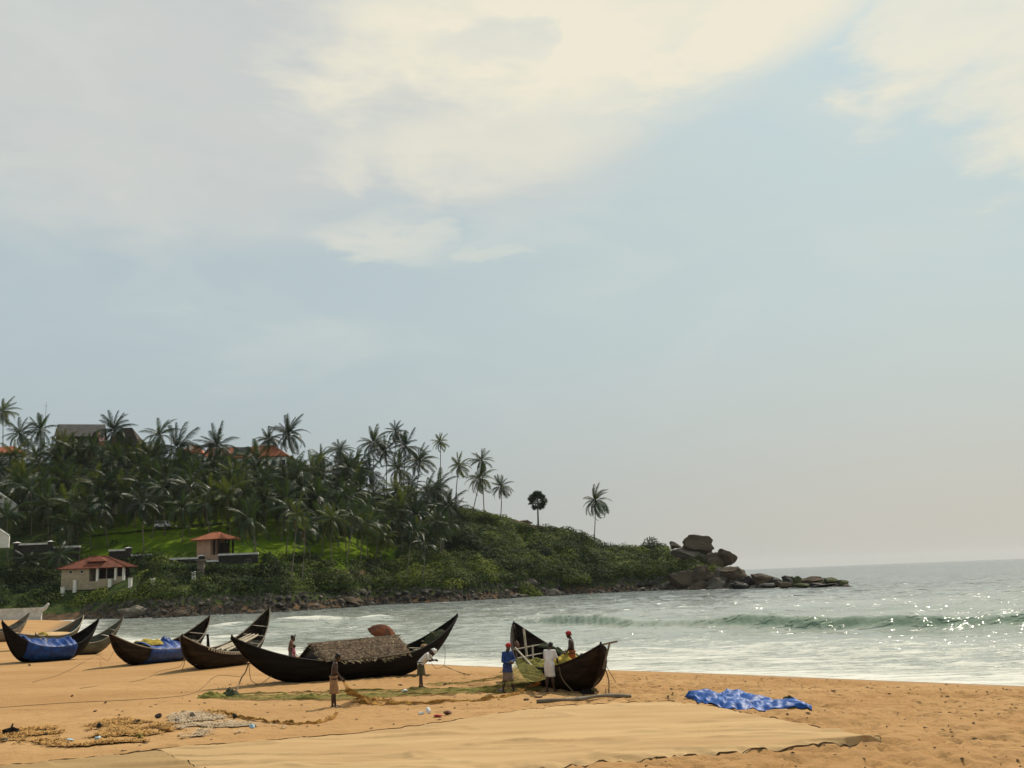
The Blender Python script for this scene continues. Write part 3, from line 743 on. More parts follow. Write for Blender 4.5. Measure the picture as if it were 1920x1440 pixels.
# ------------------------------------------------------------------ rocks
def rock_mesh(name, m, seed, sub=3, amp=.35, sq=(1, 1, 1), cuts=9, fr=1.1):
    import bmesh
    bm = bmesh.new(); bmesh.ops.create_icosphere(bm, subdivisions=sub, radius=1.0)
    rs = random.Random(seed); pl = []
    for _ in range(cuts):
        n = Vector((rs.gauss(0, 1), rs.gauss(0, 1), rs.gauss(0, 1))).normalized(); pl.append((n, rs.uniform(.42, .80)))
    off = Vector((seed * 3.1, seed * 1.7, 0))
    for v in bm.verts:
        p = v.co * (1 + amp * .9 * mnoise.noise(v.co * 1.3 + off))
        for n, d in pl:
            e = p.dot(n) - d
            if e > 0: p -= n * e * .97
        p *= 1 + amp * .55 * mnoise.fractal(p * fr * 1.6 + off, .8, 2.0, 5)
        v.co = Vector((p.x * sq[0], p.y * sq[1], p.z * sq[2]))
    me = bpy.data.meshes.new(name); bm.to_mesh(me); bm.free(); me.materials.append(M[m]); me.shade_smooth()
    try: me.set_sharp_from_angle(angle=R(38))
    except Exception: pass
    return me
def big_rock(cx, cy, wpx, hpx, Y, m, label, seed, dep=.8, rz=0, tilt=0, group=None, sub=4, amp=.4, name='boulder', cuts=10):
    me = rock_mesh(name, m, seed, sub, amp, cuts=cuts); o = link(name, me); k = Y / FPX
    # fit the mesh to the wanted size
    bb = [max(v.co[i] for v in me.vertices) - min(v.co[i] for v in me.vertices) for i in range(3)]
    c = [(max(v.co[i] for v in me.vertices) + min(v.co[i] for v in me.vertices)) / 2 for i in range(3)]
    for v in me.vertices: v.co = Vector([(v.co[i] - c[i]) / bb[i] for i in range(3)])
    o.scale = (wpx * k, wpx * k * dep, hpx * k); o.location = at(cx, cy, Y); o.rotation_euler = (0, tilt, rz)
    return tag(o, label, 'rock', group)
big_rock(1307, 1021, 58, 35, 300, 'rock_brown', 'biggest boulder perched at the top of the headland, brown with a gap of sky beneath', 3, .8, tilt=.10, cuts=4, amp=.25)
big_rock(1324, 1034, 22, 22, 300, 'rock_brown', 'dark block wedged under the right end of the biggest boulder', 31, .8)
big_rock(1364, 1048, 38, 36, 292, 'rock_brown', 'second boulder standing right of the perched one, flat sloping top', 8, .8, tilt=.12, cuts=5, amp=.25)
big_rock(1266, 1022, 21, 15, 301, 'rock_brown', 'small boulder on the crest left of the perched one', 12, .8)
big_rock(1290, 1040, 70, 26, 299, 'rock_pale', 'smooth slanting slab carrying the perched boulder', 14, .6, tilt=.16)
big_rock(1336, 1062, 42, 52, 293, 'rock_brown', 'steep split rock face below the two upper boulders', 17, .7)
big_rock(1376, 1082, 56, 42, 278, 'rock_brown', 'long sloping rock below the second boulder', 19, .8, tilt=.2)
big_rock(1280, 1090, 62, 48, 286, 'rock_brown', 'large brown rock face low on the headland near the water', 23, .7, tilt=.25)
big_rock(1312, 1100, 46, 26, 280, 'rock_brown', 'low brown rock right of the large rock face', 25, .8)
big_rock(1345, 1096, 44, 28, 276, 'rock_grey', 'grey rock above the foam between the brown ones', 27, .8)
big_rock(1402, 1093, 40, 26, 270, 'rock_wet', 'dark wet rock at the foot of the long sloping one', 41, .8)
big_rock(1430, 1086, 42, 22, 264, 'rock_brown', 'rounded light brown rock where the headland drops to the tip', 43, .8)
big_rock(1455, 1092, 30, 19, 260, 'rock_wet', 'dark rock before the notch of the headland tip', 45, .8)
big_rock(1478, 1090, 24, 22, 256, 'rock_wet', 'upright dark rock in the notch of the headland tip', 47, .8)
big_rock(1497, 1090, 24, 20, 253, 'rock_moss', 'dark mossy rock left of the sloping tip slab', 49, .8)
big_rock(1524, 1089, 50, 18, 250, 'rock_brown', 'sloping tip slab reaching towards the open sea', 51, .7, tilt=.14)
big_rock(1556, 1091, 44, 17, 245, 'rock_moss', 'long mossy rock near the outer end of the headland', 53, .8)
big_rock(1580, 1093, 24, 13, 243, 'rock_moss', 'last mossy rock at the outer end of the headland', 55, .8)
big_rock(1504, 1098, 30, 9, 247, 'rock_moss', 'low yellow mossy ledge at the waterline of the tip', 57, .8)
big_rock(1412, 1101, 34, 8, 264, 'rock_pale', 'flat pale ledge at the waterline before the tip', 59, .8)
big_rock(1225, 1079, 26, 12, 295, 'rock_grey', 'grey rock half buried in the scrub left of the brown face', 61, .8)
big_rock(1038, 1111, 26, 18, 270, 'rock_pale', 'pale round-topped rock standing on the shore below the lone palm', 63, .8)
big_rock(780, 1112, 76, 24, 251, 'rock_wet', 'long dark cliff rock behind the breaking surf', 65, .5)
big_rock(822, 1113, 15, 13, 247, 'rock_wet', 'upright dark rock right of the long cliff rock', 67, .8)
big_rock(650, 1124, 66, 16, 229, 'rock_brown', 'slanting brown shore ledge below the rounded grey bush', 69, .6, tilt=.25)
big_rock(250, 1146, 62, 22, 205, 'rock_pale', 'pale heap-like rock outcrop above the water, left of the bay', 71, .5)
big_rock(338, 1150, 34, 15, 202, 'rock_brown', 'yellowish brown rock right of the pale outcrop', 73, .6)
big_rock(800, 975, 28, 13, 309, 'rock_brown', 'brown rock in the scrub under the skyline clump', 75, .7)
big_rock(875, 968, 30, 14, 322, 'rock_brown', 'reddish brown rock by the short wide palm', 77, .7)
big_rock(915, 978, 34, 13, 321, 'rock_grey', 'dark rock on the crest below the crossing palms', 79, .7)
big_rock(985, 979, 26, 8, 325, 'rock_brown', 'flat reddish rock left of the fan palm', 81, .7)
big_rock(1318, 1078, 42, 36, 281, 'rock_brown', 'dark rock mass between the rock face and the split face', 81, .7)
big_rock(1352, 1078, 38, 32, 279, 'rock_grey', 'grey rock mass below the split rock face', 83, .7)
big_rock(1390, 1098, 44, 16, 264, 'rock_wet', 'low dark rock lapped by foam below the long sloping rock', 85, .8)
big_rock(1441, 1099, 34, 12, 258, 'rock_wet', 'low dark rock below the rounded light brown one', 87, .8)
big_rock(1468, 1097, 32, 15, 252, 'rock_brown', 'brown rock joining the dark one and the upright one', 89, .8)
big_rock(1541, 1097, 48, 10, 244, 'rock_wet', 'flat wet ledge under the outer mossy rocks', 91, .8)
random.seed(99)
RK = [[rock_mesh('shore_rock', m, 100 + i * 7 + k, 2, .4) for i in range(4)] for k, m in enumerate(('rock_grey', 'rock_wet', 'rock_pale'))]
def shore_rocks(n, pr, sr, label, group, dr=(-3, 4)):
    for i in range(n):
        px = random.uniform(*pr); u = ray(px, 1110).x; ys_ = float(np.interp(u, US, YS)); y = ys_ + random.uniform(*dr); x = u * y
        r = random.uniform(*sr) * random.choice((.7, 1, 1, 1.4)); k = random.choice((0, 0, 1, 1, 2))
        o = link('shore_rock', random.choice(RK[k])); o.location = (x, y, max(hz(x, y), -.2) + r * .15)
        o.scale = (r * random.uniform(.9, 1.5), r, r * random.uniform(.55, .9)); o.rotation_euler = (random.uniform(-.3, .3), random.uniform(-.3, .3), random.random() * 6)
        tag(o, label, 'rock', group)
shore_rocks(58, (200, 480), (.35, .8), 'shore rock between the pale outcrop and the beached boats', 'shore rocks left of the bay')
shore_rocks(62, (480, 720), (.4, 1.0), 'shore rock below the scrub where small waves break', 'shore rocks behind the surf')
shore_rocks(56, (720, 1000), (.4, 1.1), 'shore rock in the middle of the headland waterline', 'shore rocks mid headland')
shore_rocks(56, (1000, 1250), (.4, 1.1), 'shore rock along the foam below the headland scrub', 'shore rocks below the scrub')
shore_rocks(34, (1380, 1600), (.6, 1.3), 'low wet rock along the tapering tip of the headland', 'rocks along the headland tip', (-3, 5))
shore_rocks(50, (1240, 1480), (.6, 1.5), 'jumbled rock at the foot of the boulders', 'rocks at the foot of the boulders', (-3, 9))
# shingle between them
mb = MB()
for i in range(2400):
    px = random.uniform(150, 1500); u = ray(px, 1110).x; ys_ = float(np.interp(u, US, YS)); y = ys_ + random.uniform(-3, 5.5); x = u * y
    r = random.uniform(.2, .6); c = Vector((x, y, max(hz(x, y), -.1) + r * .2))
    a = [c + Vector((random.uniform(.6, 1.3) * r * math.cos(w), random.uniform(.6, 1.2) * r * math.sin(w), -r * .5)) for w in (0, 1.26, 2.5, 3.8, 5.0)]
    b = [c + (q - c) * .6 + Vector((0, 0, r * .9)) for q in a]
    mb.add(a + b, [(0, 1, 6, 5), (1, 2, 7, 6), (2, 3, 8, 7), (3, 4, 9, 8), (4, 0, 5, 9), (5, 6, 7, 8, 9)])
tag(mb.build('shore_rubble', 'rock_grey'), 'small broken stones packed along the headland waterline', 'rubble', kind='stuff')

# ------------------------------------------------------------------ buildings
def hip(mbx, w, d, zb, h, over=.6, ridge=.45, th=.18):
    x, y = w / 2 + over, d / 2 + over; r = max(x - y, 0) if ridge is None else x * ridge
    zt = zb + h
    A = [(-x, -y, zb), (x, -y, zb), (x, y, zb), (-x, y, zb)]; T1, T2 = (-r, 0, zt), (r, 0, zt)
    return [([A[0], A[1], T2, T1]), ([A[1], A[2], T2]), ([A[2], A[3], T1, T2]), ([A[3], A[0], T1])]
def slope_obj(poly, m, parent, th=.16, name='roof_slope', rows=0):
    P = [Vector(p) for p in poly]; n = (P[1] - P[0]).cross(P[2] - P[0]).normalized()
    if n.z < 0: n = -n; P = P[::-1]
    mb = MB(); k = len(P); mb.add(P + [p + n * th for p in P], [tuple(range(k))[::-1], tuple(range(k, 2 * k))] + [(i, (i + 1) % k, k + (i + 1) % k, k + i) for i in range(k)])
    o = mb.build(name, m, parent)
    return o
def tile_courses(poly, m, parent, step=.55):
    """raised tile courses that run up a slope, joined: too many to tell apart"""
    P = [Vector(p) for p in poly]
    n = (P[1] - P[0]).cross(P[2] - P[0]).normalized()
    if n.z < 0: n = -n
    e = (P[1] - P[0]); L = e.length; e.normalize(); up = n.cross(e)
    if up.z < 0: up = -up
    loc = [((p - P[0]).dot(e), (p - P[0]).dot(up)) for p in P]; mb = MB()
    s_ = step / 2
    while s_ < L:
        # height of the slope at this station
        hits = []
        for i in range(len(loc)):
            (x0, y0), (x1, y1) = loc[i], loc[(i + 1) % len(loc)]
            if (x0 - s_) * (x1 - s_) < 0: hits.append(y0 + (y1 - y0) * (s_ - x0) / (x1 - x0))
        if len(hits) >= 2 and max(hits) - min(hits) > .3:
            a = P[0] + e * s_ + up * min(hits) + n * .19; b = P[0] + e * s_ + up * max(hits) + n * .19
            mb.tube([a, b], .07, 4)
        s_ += step
    if mb.v:
        o = mb.build('tile_courses', m, parent); o['kind'] = 'stuff'
def ridge_cap(a, b, m, parent, r=.16): MB().tube([a, b], r, 6).build('ridge_tiles', m, parent)
# veranda house
hp = RH(184, 1096); hp.z += .3
HW, HD, HH = 15.6, 7.0, 3.6; k = hp.y / FPX
vh = thing('veranda_house', hp, 'cream house with red hipped tile roof and open columned veranda near the bay', 'house', scale=.90)
fl = .5
MB().box((-HW / 2, -HD / 2, -1.5), (HW / 2 - .2, HD / 2, fl)).build('foundation', 'cream_wall', vh)
wl_ = MB(); xw = -.9
wl_.box((-HW / 2, -HD / 2 + .01, fl), (xw, HD / 2, HH)); wl_.build('wall', 'cream_wall', vh)
MB().box((xw + .003, 1.2, fl), (HW / 2 - .5, 1.5, HH)).build('back_wall', 'brown_wood', vh)
for x in (-5.5, -2.7):
    w_ = MB().box((x - .45, -HD / 2 - .03, 2.55), (x + .45, -HD / 2 + .02, 3.3)).build('window', 'coping', vh)
    MB().box((x - .36, -HD / 2 - .04, 2.63), (x + .36, -HD / 2 - .032, 3.22)).build('pane', 'dark_opening', w_)
MB().box((.15, -1.9, fl), (.95, -1.7, 3.0)).build('door', 'dark_opening', vh)
for x in (1.05, 5.6, 7.6):
    MB().box((x - .28, -HD / 2 + .1, fl - .3), (x + .28, -HD / 2 + .66, HH)).build('column', 'white_wall', vh)
for x in (3.3,): MB().box((x - .12, -HD / 2 + .3, fl), (x + .12, -HD / 2 + .54, HH)).build('post', 'grey_wood', vh)
MB().box((1.35, -HD / 2 + .15, fl), (5.3, -HD / 2 + .45, fl + .5)).build('parapet', 'cream_wall', vh)
MB().box((5.9, -HD / 2 + .15, fl), (7.3, -HD / 2 + .45, fl + .9)).build('parapet', 'cream_wall', vh)
for x in (2.2, 4.4): MB().box((x - .7, 1.1, fl + .1), (x + .7, 1.19, 2.9)).build('shutter', 'dark_opening', vh)
for q in hip(None, HW * 1.03, HD, HH, 2.9, .7, .22): slope_obj(q, 'roof_red', vh); tile_courses(q, 'roof_red', vh)
for a, b in (((-HW / 2 - .9, -HD / 2 - .7, HH + .2), (-1.9, 0, HH + 3.1)), ((HW / 2 + .9, -HD / 2 - .7, HH + .2), (1.9, 0, HH + 3.1)), ((-1.9, 0, HH + 3.12), (1.9, 0, HH + 3.12))): ridge_cap(a, b, 'roof_red', vh)
q = hip(None, 4.2, 3.0, HH + 2.4, 1.3, .2, .05)
for p in q: slope_obj([(a[0] + .4, a[1] - 1.2, a[2] - .7) for a in p], 'roof_red', vh, name='porch_roof_slope')
# pavilion
pp = RH(404, 1044); pv = thing('pavilion', pp, 'small pinkish pavilion with orange tile roof standing on the lawn', 'pavilion', rz=R(-28))
MB().box((-3.6, -2.6, -1.8), (3.6, 2.6, .3)).build('foundation', 'pink_wall', pv)
MB().box((-3.6, -2.59, .3), (.9, 2.59, 3.9)).build('wall', 'pink_wall', pv)
for x, y in ((3.3, -2.4), (3.3, 0), (3.3, 2.4), (1.9, -2.4), (1.9, 2.4)): MB().box((x - .16, y - .16, .3), (x + .16, y + .16, 3.9)).build('column', 'brown_wood', pv)
MB().box((.903, -.3, .3), (2.4, 2.2, 3.2)).build('inner_wall', 'brown_wood', pv)
for q in hip(None, 8.0, 5.8, 3.9, 1.7, .8, .25): slope_obj(q, 'roof_orange', pv); tile_courses(q, 'roof_orange', pv)
for s_ in (-1, 1): ridge_cap((s_ * 4.7, -3.65, 4.1), (s_ * 1.2, 0, 5.75), 'roof_orange', pv)
ridge_cap((-1.2, 0, 5.76), (1.2, 0, 5.76), 'roof_orange', pv)
# boundary walls with pale coping
def wall_seg(x0, y0, x1, y1, Y, h, label, pil=(), m='dark_wall', dpth=.5):
    a = at(x0, y0, Y); b = at(x1, y1, Y); L = (b - a).length
    t = thing('boundary_wall', (a.x, a.y, a.z), label, 'wall', rz=math.atan2(b.y - a.y, b.x - a.x))
    MB().box((0, -dpth / 2, -h), (L, dpth / 2, -.25)).build('wall', m, t)
    MB().box((-.05, -dpth / 2 - .15, -.25), (L + .05, dpth / 2 + .15, .18)).build('coping', 'coping', t)
    for s_ in pil:
        x = s_ * L; p = MB().box((x - .55, -.6, -h), (x + .55, .6, .35)).build('pillar', m, t)
        c = MB(); c.add([(x - .8, -.8, .353), (x + .8, -.8, .353), (x + .8, .8, .353), (x - .8, .8, .353), (x, 0, .7)], [(0, 1, 4), (1, 2, 4), (2, 3, 4), (3, 0, 4), (3, 2, 1, 0)]); c.build('cap', 'coping', p)
wall_seg(32, 1021, 96, 1019, 245, 4, 'stone boundary wall with pale coping at far left, higher part between two capped pillars', (0, 1.0))
wall_seg(102, 1026, 150, 1023, 245, 4, 'lower stretch of dark wall with pale coping left of the veranda house roof')
wall_seg(205, 1032, 241, 1031, 243, 4, 'dark wall with pale coping rising behind the veranda house roof', (1.0,))
wall_seg(247, 1041, 284, 1039, 243, 4, 'short stretch of pale-topped wall right of the veranda house roof')
wall_seg(318, 1048, 378, 1047, 237, 4.5, 'pale-topped dark wall below the pavilion ending in a kinked corner', (1.0,))
wall_seg(388, 1052, 404, 1064, 233, 4, 'sloping end of the dark wall running down below the pavilion')
wall_seg(410, 1040, 484, 1040, 238, 5, 'ruined dark wall with a patterned panel right of the pavilion')
rp_ = at(465, 1054, 237.4); MB()
ring = thing('wheel_ornament', rp_, 'round wheel-like ornament on the ruined wall', 'ornament')
o = MB(); o.tube([(math.cos(i * .524) * .8, 0, math.sin(i * .524) * .8) for i in range(13)], .09, 5); o.build('rim', 'rock_pale', ring)
for i in range(4): MB().tube([(-math.cos(i * .785) * .8, 0, -math.sin(i * .785) * .8), (math.cos(i * .785) * .8, 0, math.sin(i * .785) * .8)], .05, 4).build('spoke', 'rock_pale', ring)
# white bollards round the house lawn
for i, (px, py, h, lab) in enumerate([(117, 1117, 10, 'lowest white post, leftmost of the row'), (140, 1110, 16, 'tall white post second from the left'), (155, 1092, 10, 'white post by the left wall of the veranda house'),
                                      (170, 1103, 11, 'white post below the blank house wall'), (206, 1101, 9, 'white post below the veranda, nearest its middle'), (244, 1101, 11, 'white post below the right column of the veranda'),
                                      (286, 1099, 8, 'white post right of the veranda house'), (363, 1087, 9, 'white post apart from the row, below the pale-topped wall')]):
    p = RH(px, py); hh = h * p.y / FPX + .5; w_ = .34
    o = MB().box((-w_, -w_, -.6), (w_, w_, hh)).box((-w_ - .07, -w_ - .07, hh), (w_ + .07, w_ + .07, hh + .15)).build('bollard', 'white_wall'); o.location = p
    tag(o, lab, 'post')
# pillar with flat cap below the corner
p = RH(377, 1083); o = MB().box((-.7, -.6, -1), (.7, .6, 3.6)).box((-1.1, -1, 3.6), (1.1, 1, 3.9)).build('gate_pillar', 'rock_pale'); o.location = p; tag(o, 'square stone pillar with a flat pale cap below the wall corner', 'pillar')
# resort roofs on the hilltop
def resort(cx, cy, wpx, hpx, Y, rm, label, kind='hip', wall='white_wall', rz=0, wallh=5, dep=.6, ridge=.4, nwin=4):
    k = Y / FPX; w = wpx * k; h = hpx * k; b = at(cx, cy, Y)   # cx,cy = middle of the eave line
    t = thing('resort_building', b, label, 'building', rz=rz); d = w * dep
    MB().box((-w / 2 + .6, -d / 2 + .6, -wallh - 4), (w / 2 - .6, d / 2 - .6, 0)).build('wall', wall, t)
    if kind == 'hip': qs = hip(None, w - 1.2, d - 1.2, 0, h, .6, ridge)
    else: qs = [[(-w / 2, -d / 2, 0), (w / 2, -d / 2, 0), (w / 2 * .95, 0, h), (-w / 2 * .95, 0, h)], [(w / 2, d / 2, 0), (-w / 2, d / 2, 0), (-w / 2 * .95, 0, h), (w / 2 * .95, 0, h)]]
    for q in qs:
        slope_obj(q, rm, t, .25)
        if rm == 'roof_orange': tile_courses(q, rm, t, .9)
    if kind == 'gable':
        for s_ in (-1, 1): MB().add([(s_ * w / 2 * .93, -d / 2 + .7, 0), (s_ * w / 2 * .93, d / 2 - .7, 0), (s_ * w / 2 * .90, 0, h - .5)], [(0, 1, 2)]).build('gable', 'dark_wall', t)
    for i in range(nwin):
        x = -w / 2 + w * (i + .5) / nwin; f_ = MB().box((x - .8, -d / 2 + .5, -3.0), (x + .8, -d / 2 + .597, -1.0)).build('window', 'coping', t)
        MB().box((x - .65, -d / 2 + .45, -2.85), (x + .65, -d / 2 + .497, -1.15)).build('pane', 'window_glass', f_)
    return t
resort(152, 822, 88, 26, 352, 'roof_grey', 'big grey gabled hilltop roof with dark red gable boards', 'gable', 'dark_wall', rz=R(16), dep=.5)
resort(236, 850, 82, 48, 345, 'roof_thatch_dark', 'steep dark rounded thatch roof on the hilltop right of the tall palm', 'hip', 'white_wall', ridge=.22, dep=.8)
resort(183, 832, 22, 22, 350, 'roof_maroon', 'small dark maroon gable in front of the grey hilltop roof', 'gable', 'dark_wall', rz=R(80), dep=1.0, nwin=1)
resort(190, 838, 16, 9, 334, 'roof_orange', 'small orange roof patch with white wall below, between the dark roofs', 'hip', dep=1, nwin=1)
resort(262, 857, 42, 12, 330, 'roof_orange', 'orange roof below the rounded dark thatch roof', 'hip', nwin=2)
resort(362, 853, 44, 17, 338, 'roof_orange', 'orange roof half hidden between the grove palms, left of the biggest', 'hip', nwin=2)
resort(418, 858, 62, 18, 338, 'roof_orange', 'orange roof with grey sides seen left of the biggest orange roof', 'gable', nwin=2)
resort(494, 861, 106, 25, 336, 'roof_orange', 'biggest orange tiled roof on the skyline, sloping down to the right', 'hip', ridge=.35, nwin=6)
resort(455, 855, 34, 16, 333, 'roof_grey', 'small grey roof in front of the left end of the biggest orange roof', 'gable', nwin=2)
resort(14, 852, 60, 14, 322, 'roof_orange', 'brownish orange roof hidden in palms at the left edge', 'hip', nwin=2)
resort(215, 880, 40, 6, 312, 'coping', 'low white flat-roofed block glimpsed between the grove palms', 'hip', dep=.4, nwin=3)
# white terraces at the left edge
def long_house(x0, y0, x1, y1, Y, roofh, wallh, label, rm='roof_maroon'):
    a = at(x0, y0, Y); b = at(x1, y1, Y); L = (b - a).length; t = thing('beach_villa', a, label, 'building', rz=math.atan2(b.y - a.y, b.x - a.x))
    MB().box((0, 0, -wallh - 3), (L, 5, 0)).build('wall', 'white_wall', t)
    MB().box((-.5, -1.4, -wallh * .45), (L + .5, -.003, -wallh * .45 + .3)).build('veranda_roof', rm, t)
    MB().box((-.4, -.4, .003), (L + .4, 5.4, roofh)).build('roof', 'white_wall', t)
    n = max(2, int(L / 3))
    for i in range(n):
        x = L * (i + .5) / n; MB().box((x - .9, -.06, -wallh * .5 - 2.2), (x + .9, -.003, -wallh * .5 - .1)).build('window', 'dark_opening', t)
        MB().box((x - 1.35, -1.3, -wallh - 2), (x - 1.15, -1.1, -wallh * .45)).build('post', 'white_wall', t)
long_house(-60, 912, 20, 916, 300, 1.0, 4, 'white villa with brown eaves at the left edge, upper one')
long_house(14, 934, 60, 937, 292, .8, 3.5, 'white villa with red brown veranda roof behind the left grove trunks')
long_house(100, 934, 160, 936, 294, .6, 3.2, 'long low white building glimpsed under the palm crowns')
long_house(190, 942, 240, 944, 290, .5, 3.0, 'small white building behind the lawn under the palms', 'coping')
def ramp_wall(x0, y0, x1, y1, bot, Y, label):
    a = at(x0, y0, Y); b = at(x1, y1, Y); c = at(x0, bot, Y)
    t = thing('gable_wall', a, label, 'wall'); d = b - a
    mb = MB(); A = [(0, 0, 0), (d.x, 0, d.z), (d.x, 0, c.z - a.z), (0, 0, c.z - a.z)]
    mb.add(A + [(x, .5, z) for x, y, z in A], [(0, 1, 2, 3), (7, 6, 5, 4), (0, 4, 5, 1), (1, 5, 6, 2), (2, 6, 7, 3), (3, 7, 4, 0)]); mb.build('wall', 'white_wall', t)
    MB().tube([(0, .1, .15), (d.x, .1, d.z + .15)], .3, 4).build('coping', 'coping', t)
ramp_wall(-20, 912, 32, 949, 965, 272, 'white slanting gable wall at the left edge of the grove, upper one')
ramp_wall(-20, 982, 17, 1006, 1028, 244, 'lower white slanting wall at the left edge beside the stone wall')
# mast
o = MB(); o.tube([(0, 0, -12), (0, 0, 0), (0, 0, 7.2)], [.16, .12, .05], 5); o.build
mast = thing('radio_mast', at(85, 792, 345), 'thin radio mast standing on the hilltop at left', 'mast')
o.build('pole', 'metal_grey', mast); MB().tube([(-.6, 0, 5.8), (.6, 0, 5.8)], .05, 4).build('crossbar', 'metal_grey', mast)
# parked van on the lawn drive
vp = RH(305, 991); van = thing('white_van', vp, 'small white van parked on the lawn drive under the palms', 'van', rz=R(-6))
mb = MB(); prof = [(-2.0, .45), (2.0, .45), (2.1, 1.0), (1.55, 1.15), (1.15, 1.95), (-1.95, 2.0), (-2.05, 1.2)]
n = len(prof); mb.add([(x, -.85, z) for x, z in prof] + [(x, .85, z) for x, z in prof], [tuple(range(n)), tuple(range(n, 2 * n))[::-1]] + [(i, n + i, n + (i + 1) % n, (i + 1) % n) for i in range(n)])
b_ = mb.build('body', 'plastic_white', van)
for x in (-1.3, 1.25):
    for y in (-.86, .86):
        w_ = MB(); w_.tube([(x, y - .1, .36), (x, y + .1, .36)], .36, 14); wo_ = w_.build('wheel', 'rubber', van)
for x in (-1.5, -.6, .3): MB().box((x - .38, -.866, 1.25), (x + .38, -.853, 1.78)).build('window', 'window_glass', van)
MB().add([(1.545, -.7, 1.2), (1.545, .7, 1.2), (1.20, .65, 1.88), (1.20, -.65, 1.88)], [(0, 1, 2, 3)]).build('windscreen', 'window_glass', van)
# lawn drive
pts = [RH(x, y, .12) for x, y in ((172, 1005), (205, 1002), (240, 999), (275, 995), (310, 993), (345, 989), (380, 985), (420, 982))]
mb = MB(); mb.grid([[p + Vector((0, s_ * 1.2, 0)) for p in pts] for s_ in (-1, 1)]); o = mb.build('lawn_drive', 'coping'); o['kind'] = 'structure'
# pale low wall / parapet at beach back left
a = at(-30, 1142, 206); b = at(78, 1134, 206)
t = thing('beach_parapet', (a.x, a.y, a.z - 1.1), 'long low pale parapet on the grass behind the left boats, end curled up', 'wall')
d = b - a
MB().box((0, 0, -1.6), (d.x, .5, 1.0)).build('wall', 'coping', t); MB().tube([(d.x - .05, .25, .5), (d.x + .7, .25, .9), (d.x + 1.3, .25, 1.7)], [.5, .42, .25], 6).build('curled_end', 'coping', t)
# ------------------------------------------------------------------ things on the beach
_gx = axis([(-420, -120, 12), (-120, -40, 3), (-40, -17, .6), (-17, 24, .13), (24, 50, 1), (50, 420, 15)])
_gy = axis([(-120, -5, 8), (-5, 15, .7), (15, 48, .12), (48, 75, .4), (75, 140, 1.5), (140, 236, 4)])
def surf(x, y):
    x = np.asarray(x, float); y = np.asarray(y, float)
    i = np.clip(np.searchsorted(_gx, x) - 1, 0, len(_gx) - 2); j = np.clip(np.searchsorted(_gy, y) - 1, 0, len(_gy) - 2)
    fx = (x - _gx[i]) / (_gx[i + 1] - _gx[i]); fy = (y - _gy[j]) / (_gy[j + 1] - _gy[j])
    return (gz0[j, i] * (1 - fx) + gz0[j, i + 1] * fx) * (1 - fy) + (gz0[j + 1, i] * (1 - fx) + gz0[j + 1, i + 1] * fx) * fy
def SZ(x, y): return float(surf(x, y))
def GS(px, py, dz=0.0):
    p = G(px, py); p.z = SZ(p.x, p.y) + dz; return p
def lerp(a, b, t): return a + (b - a) * t
def smooth_path(pts, n):
    """Catmull-Rom through the points"""
    P = [Vector(p) for p in pts]; P = [P[0] * 2 - P[1]] + P + [P[-1] * 2 - P[-2]]; out = []; m = len(P) - 3
    for k in range(n + 1):
        t = k / n * m; i = min(int(t), m - 1); t -= i; a, b, c, d = P[i:i + 4]
        out.append(.5 * ((2 * b) + (c - a) * t + (2 * a - 5 * b + 4 * c - d) * t * t + (3 * b - a - 3 * c + d) * t ** 3))
    return out

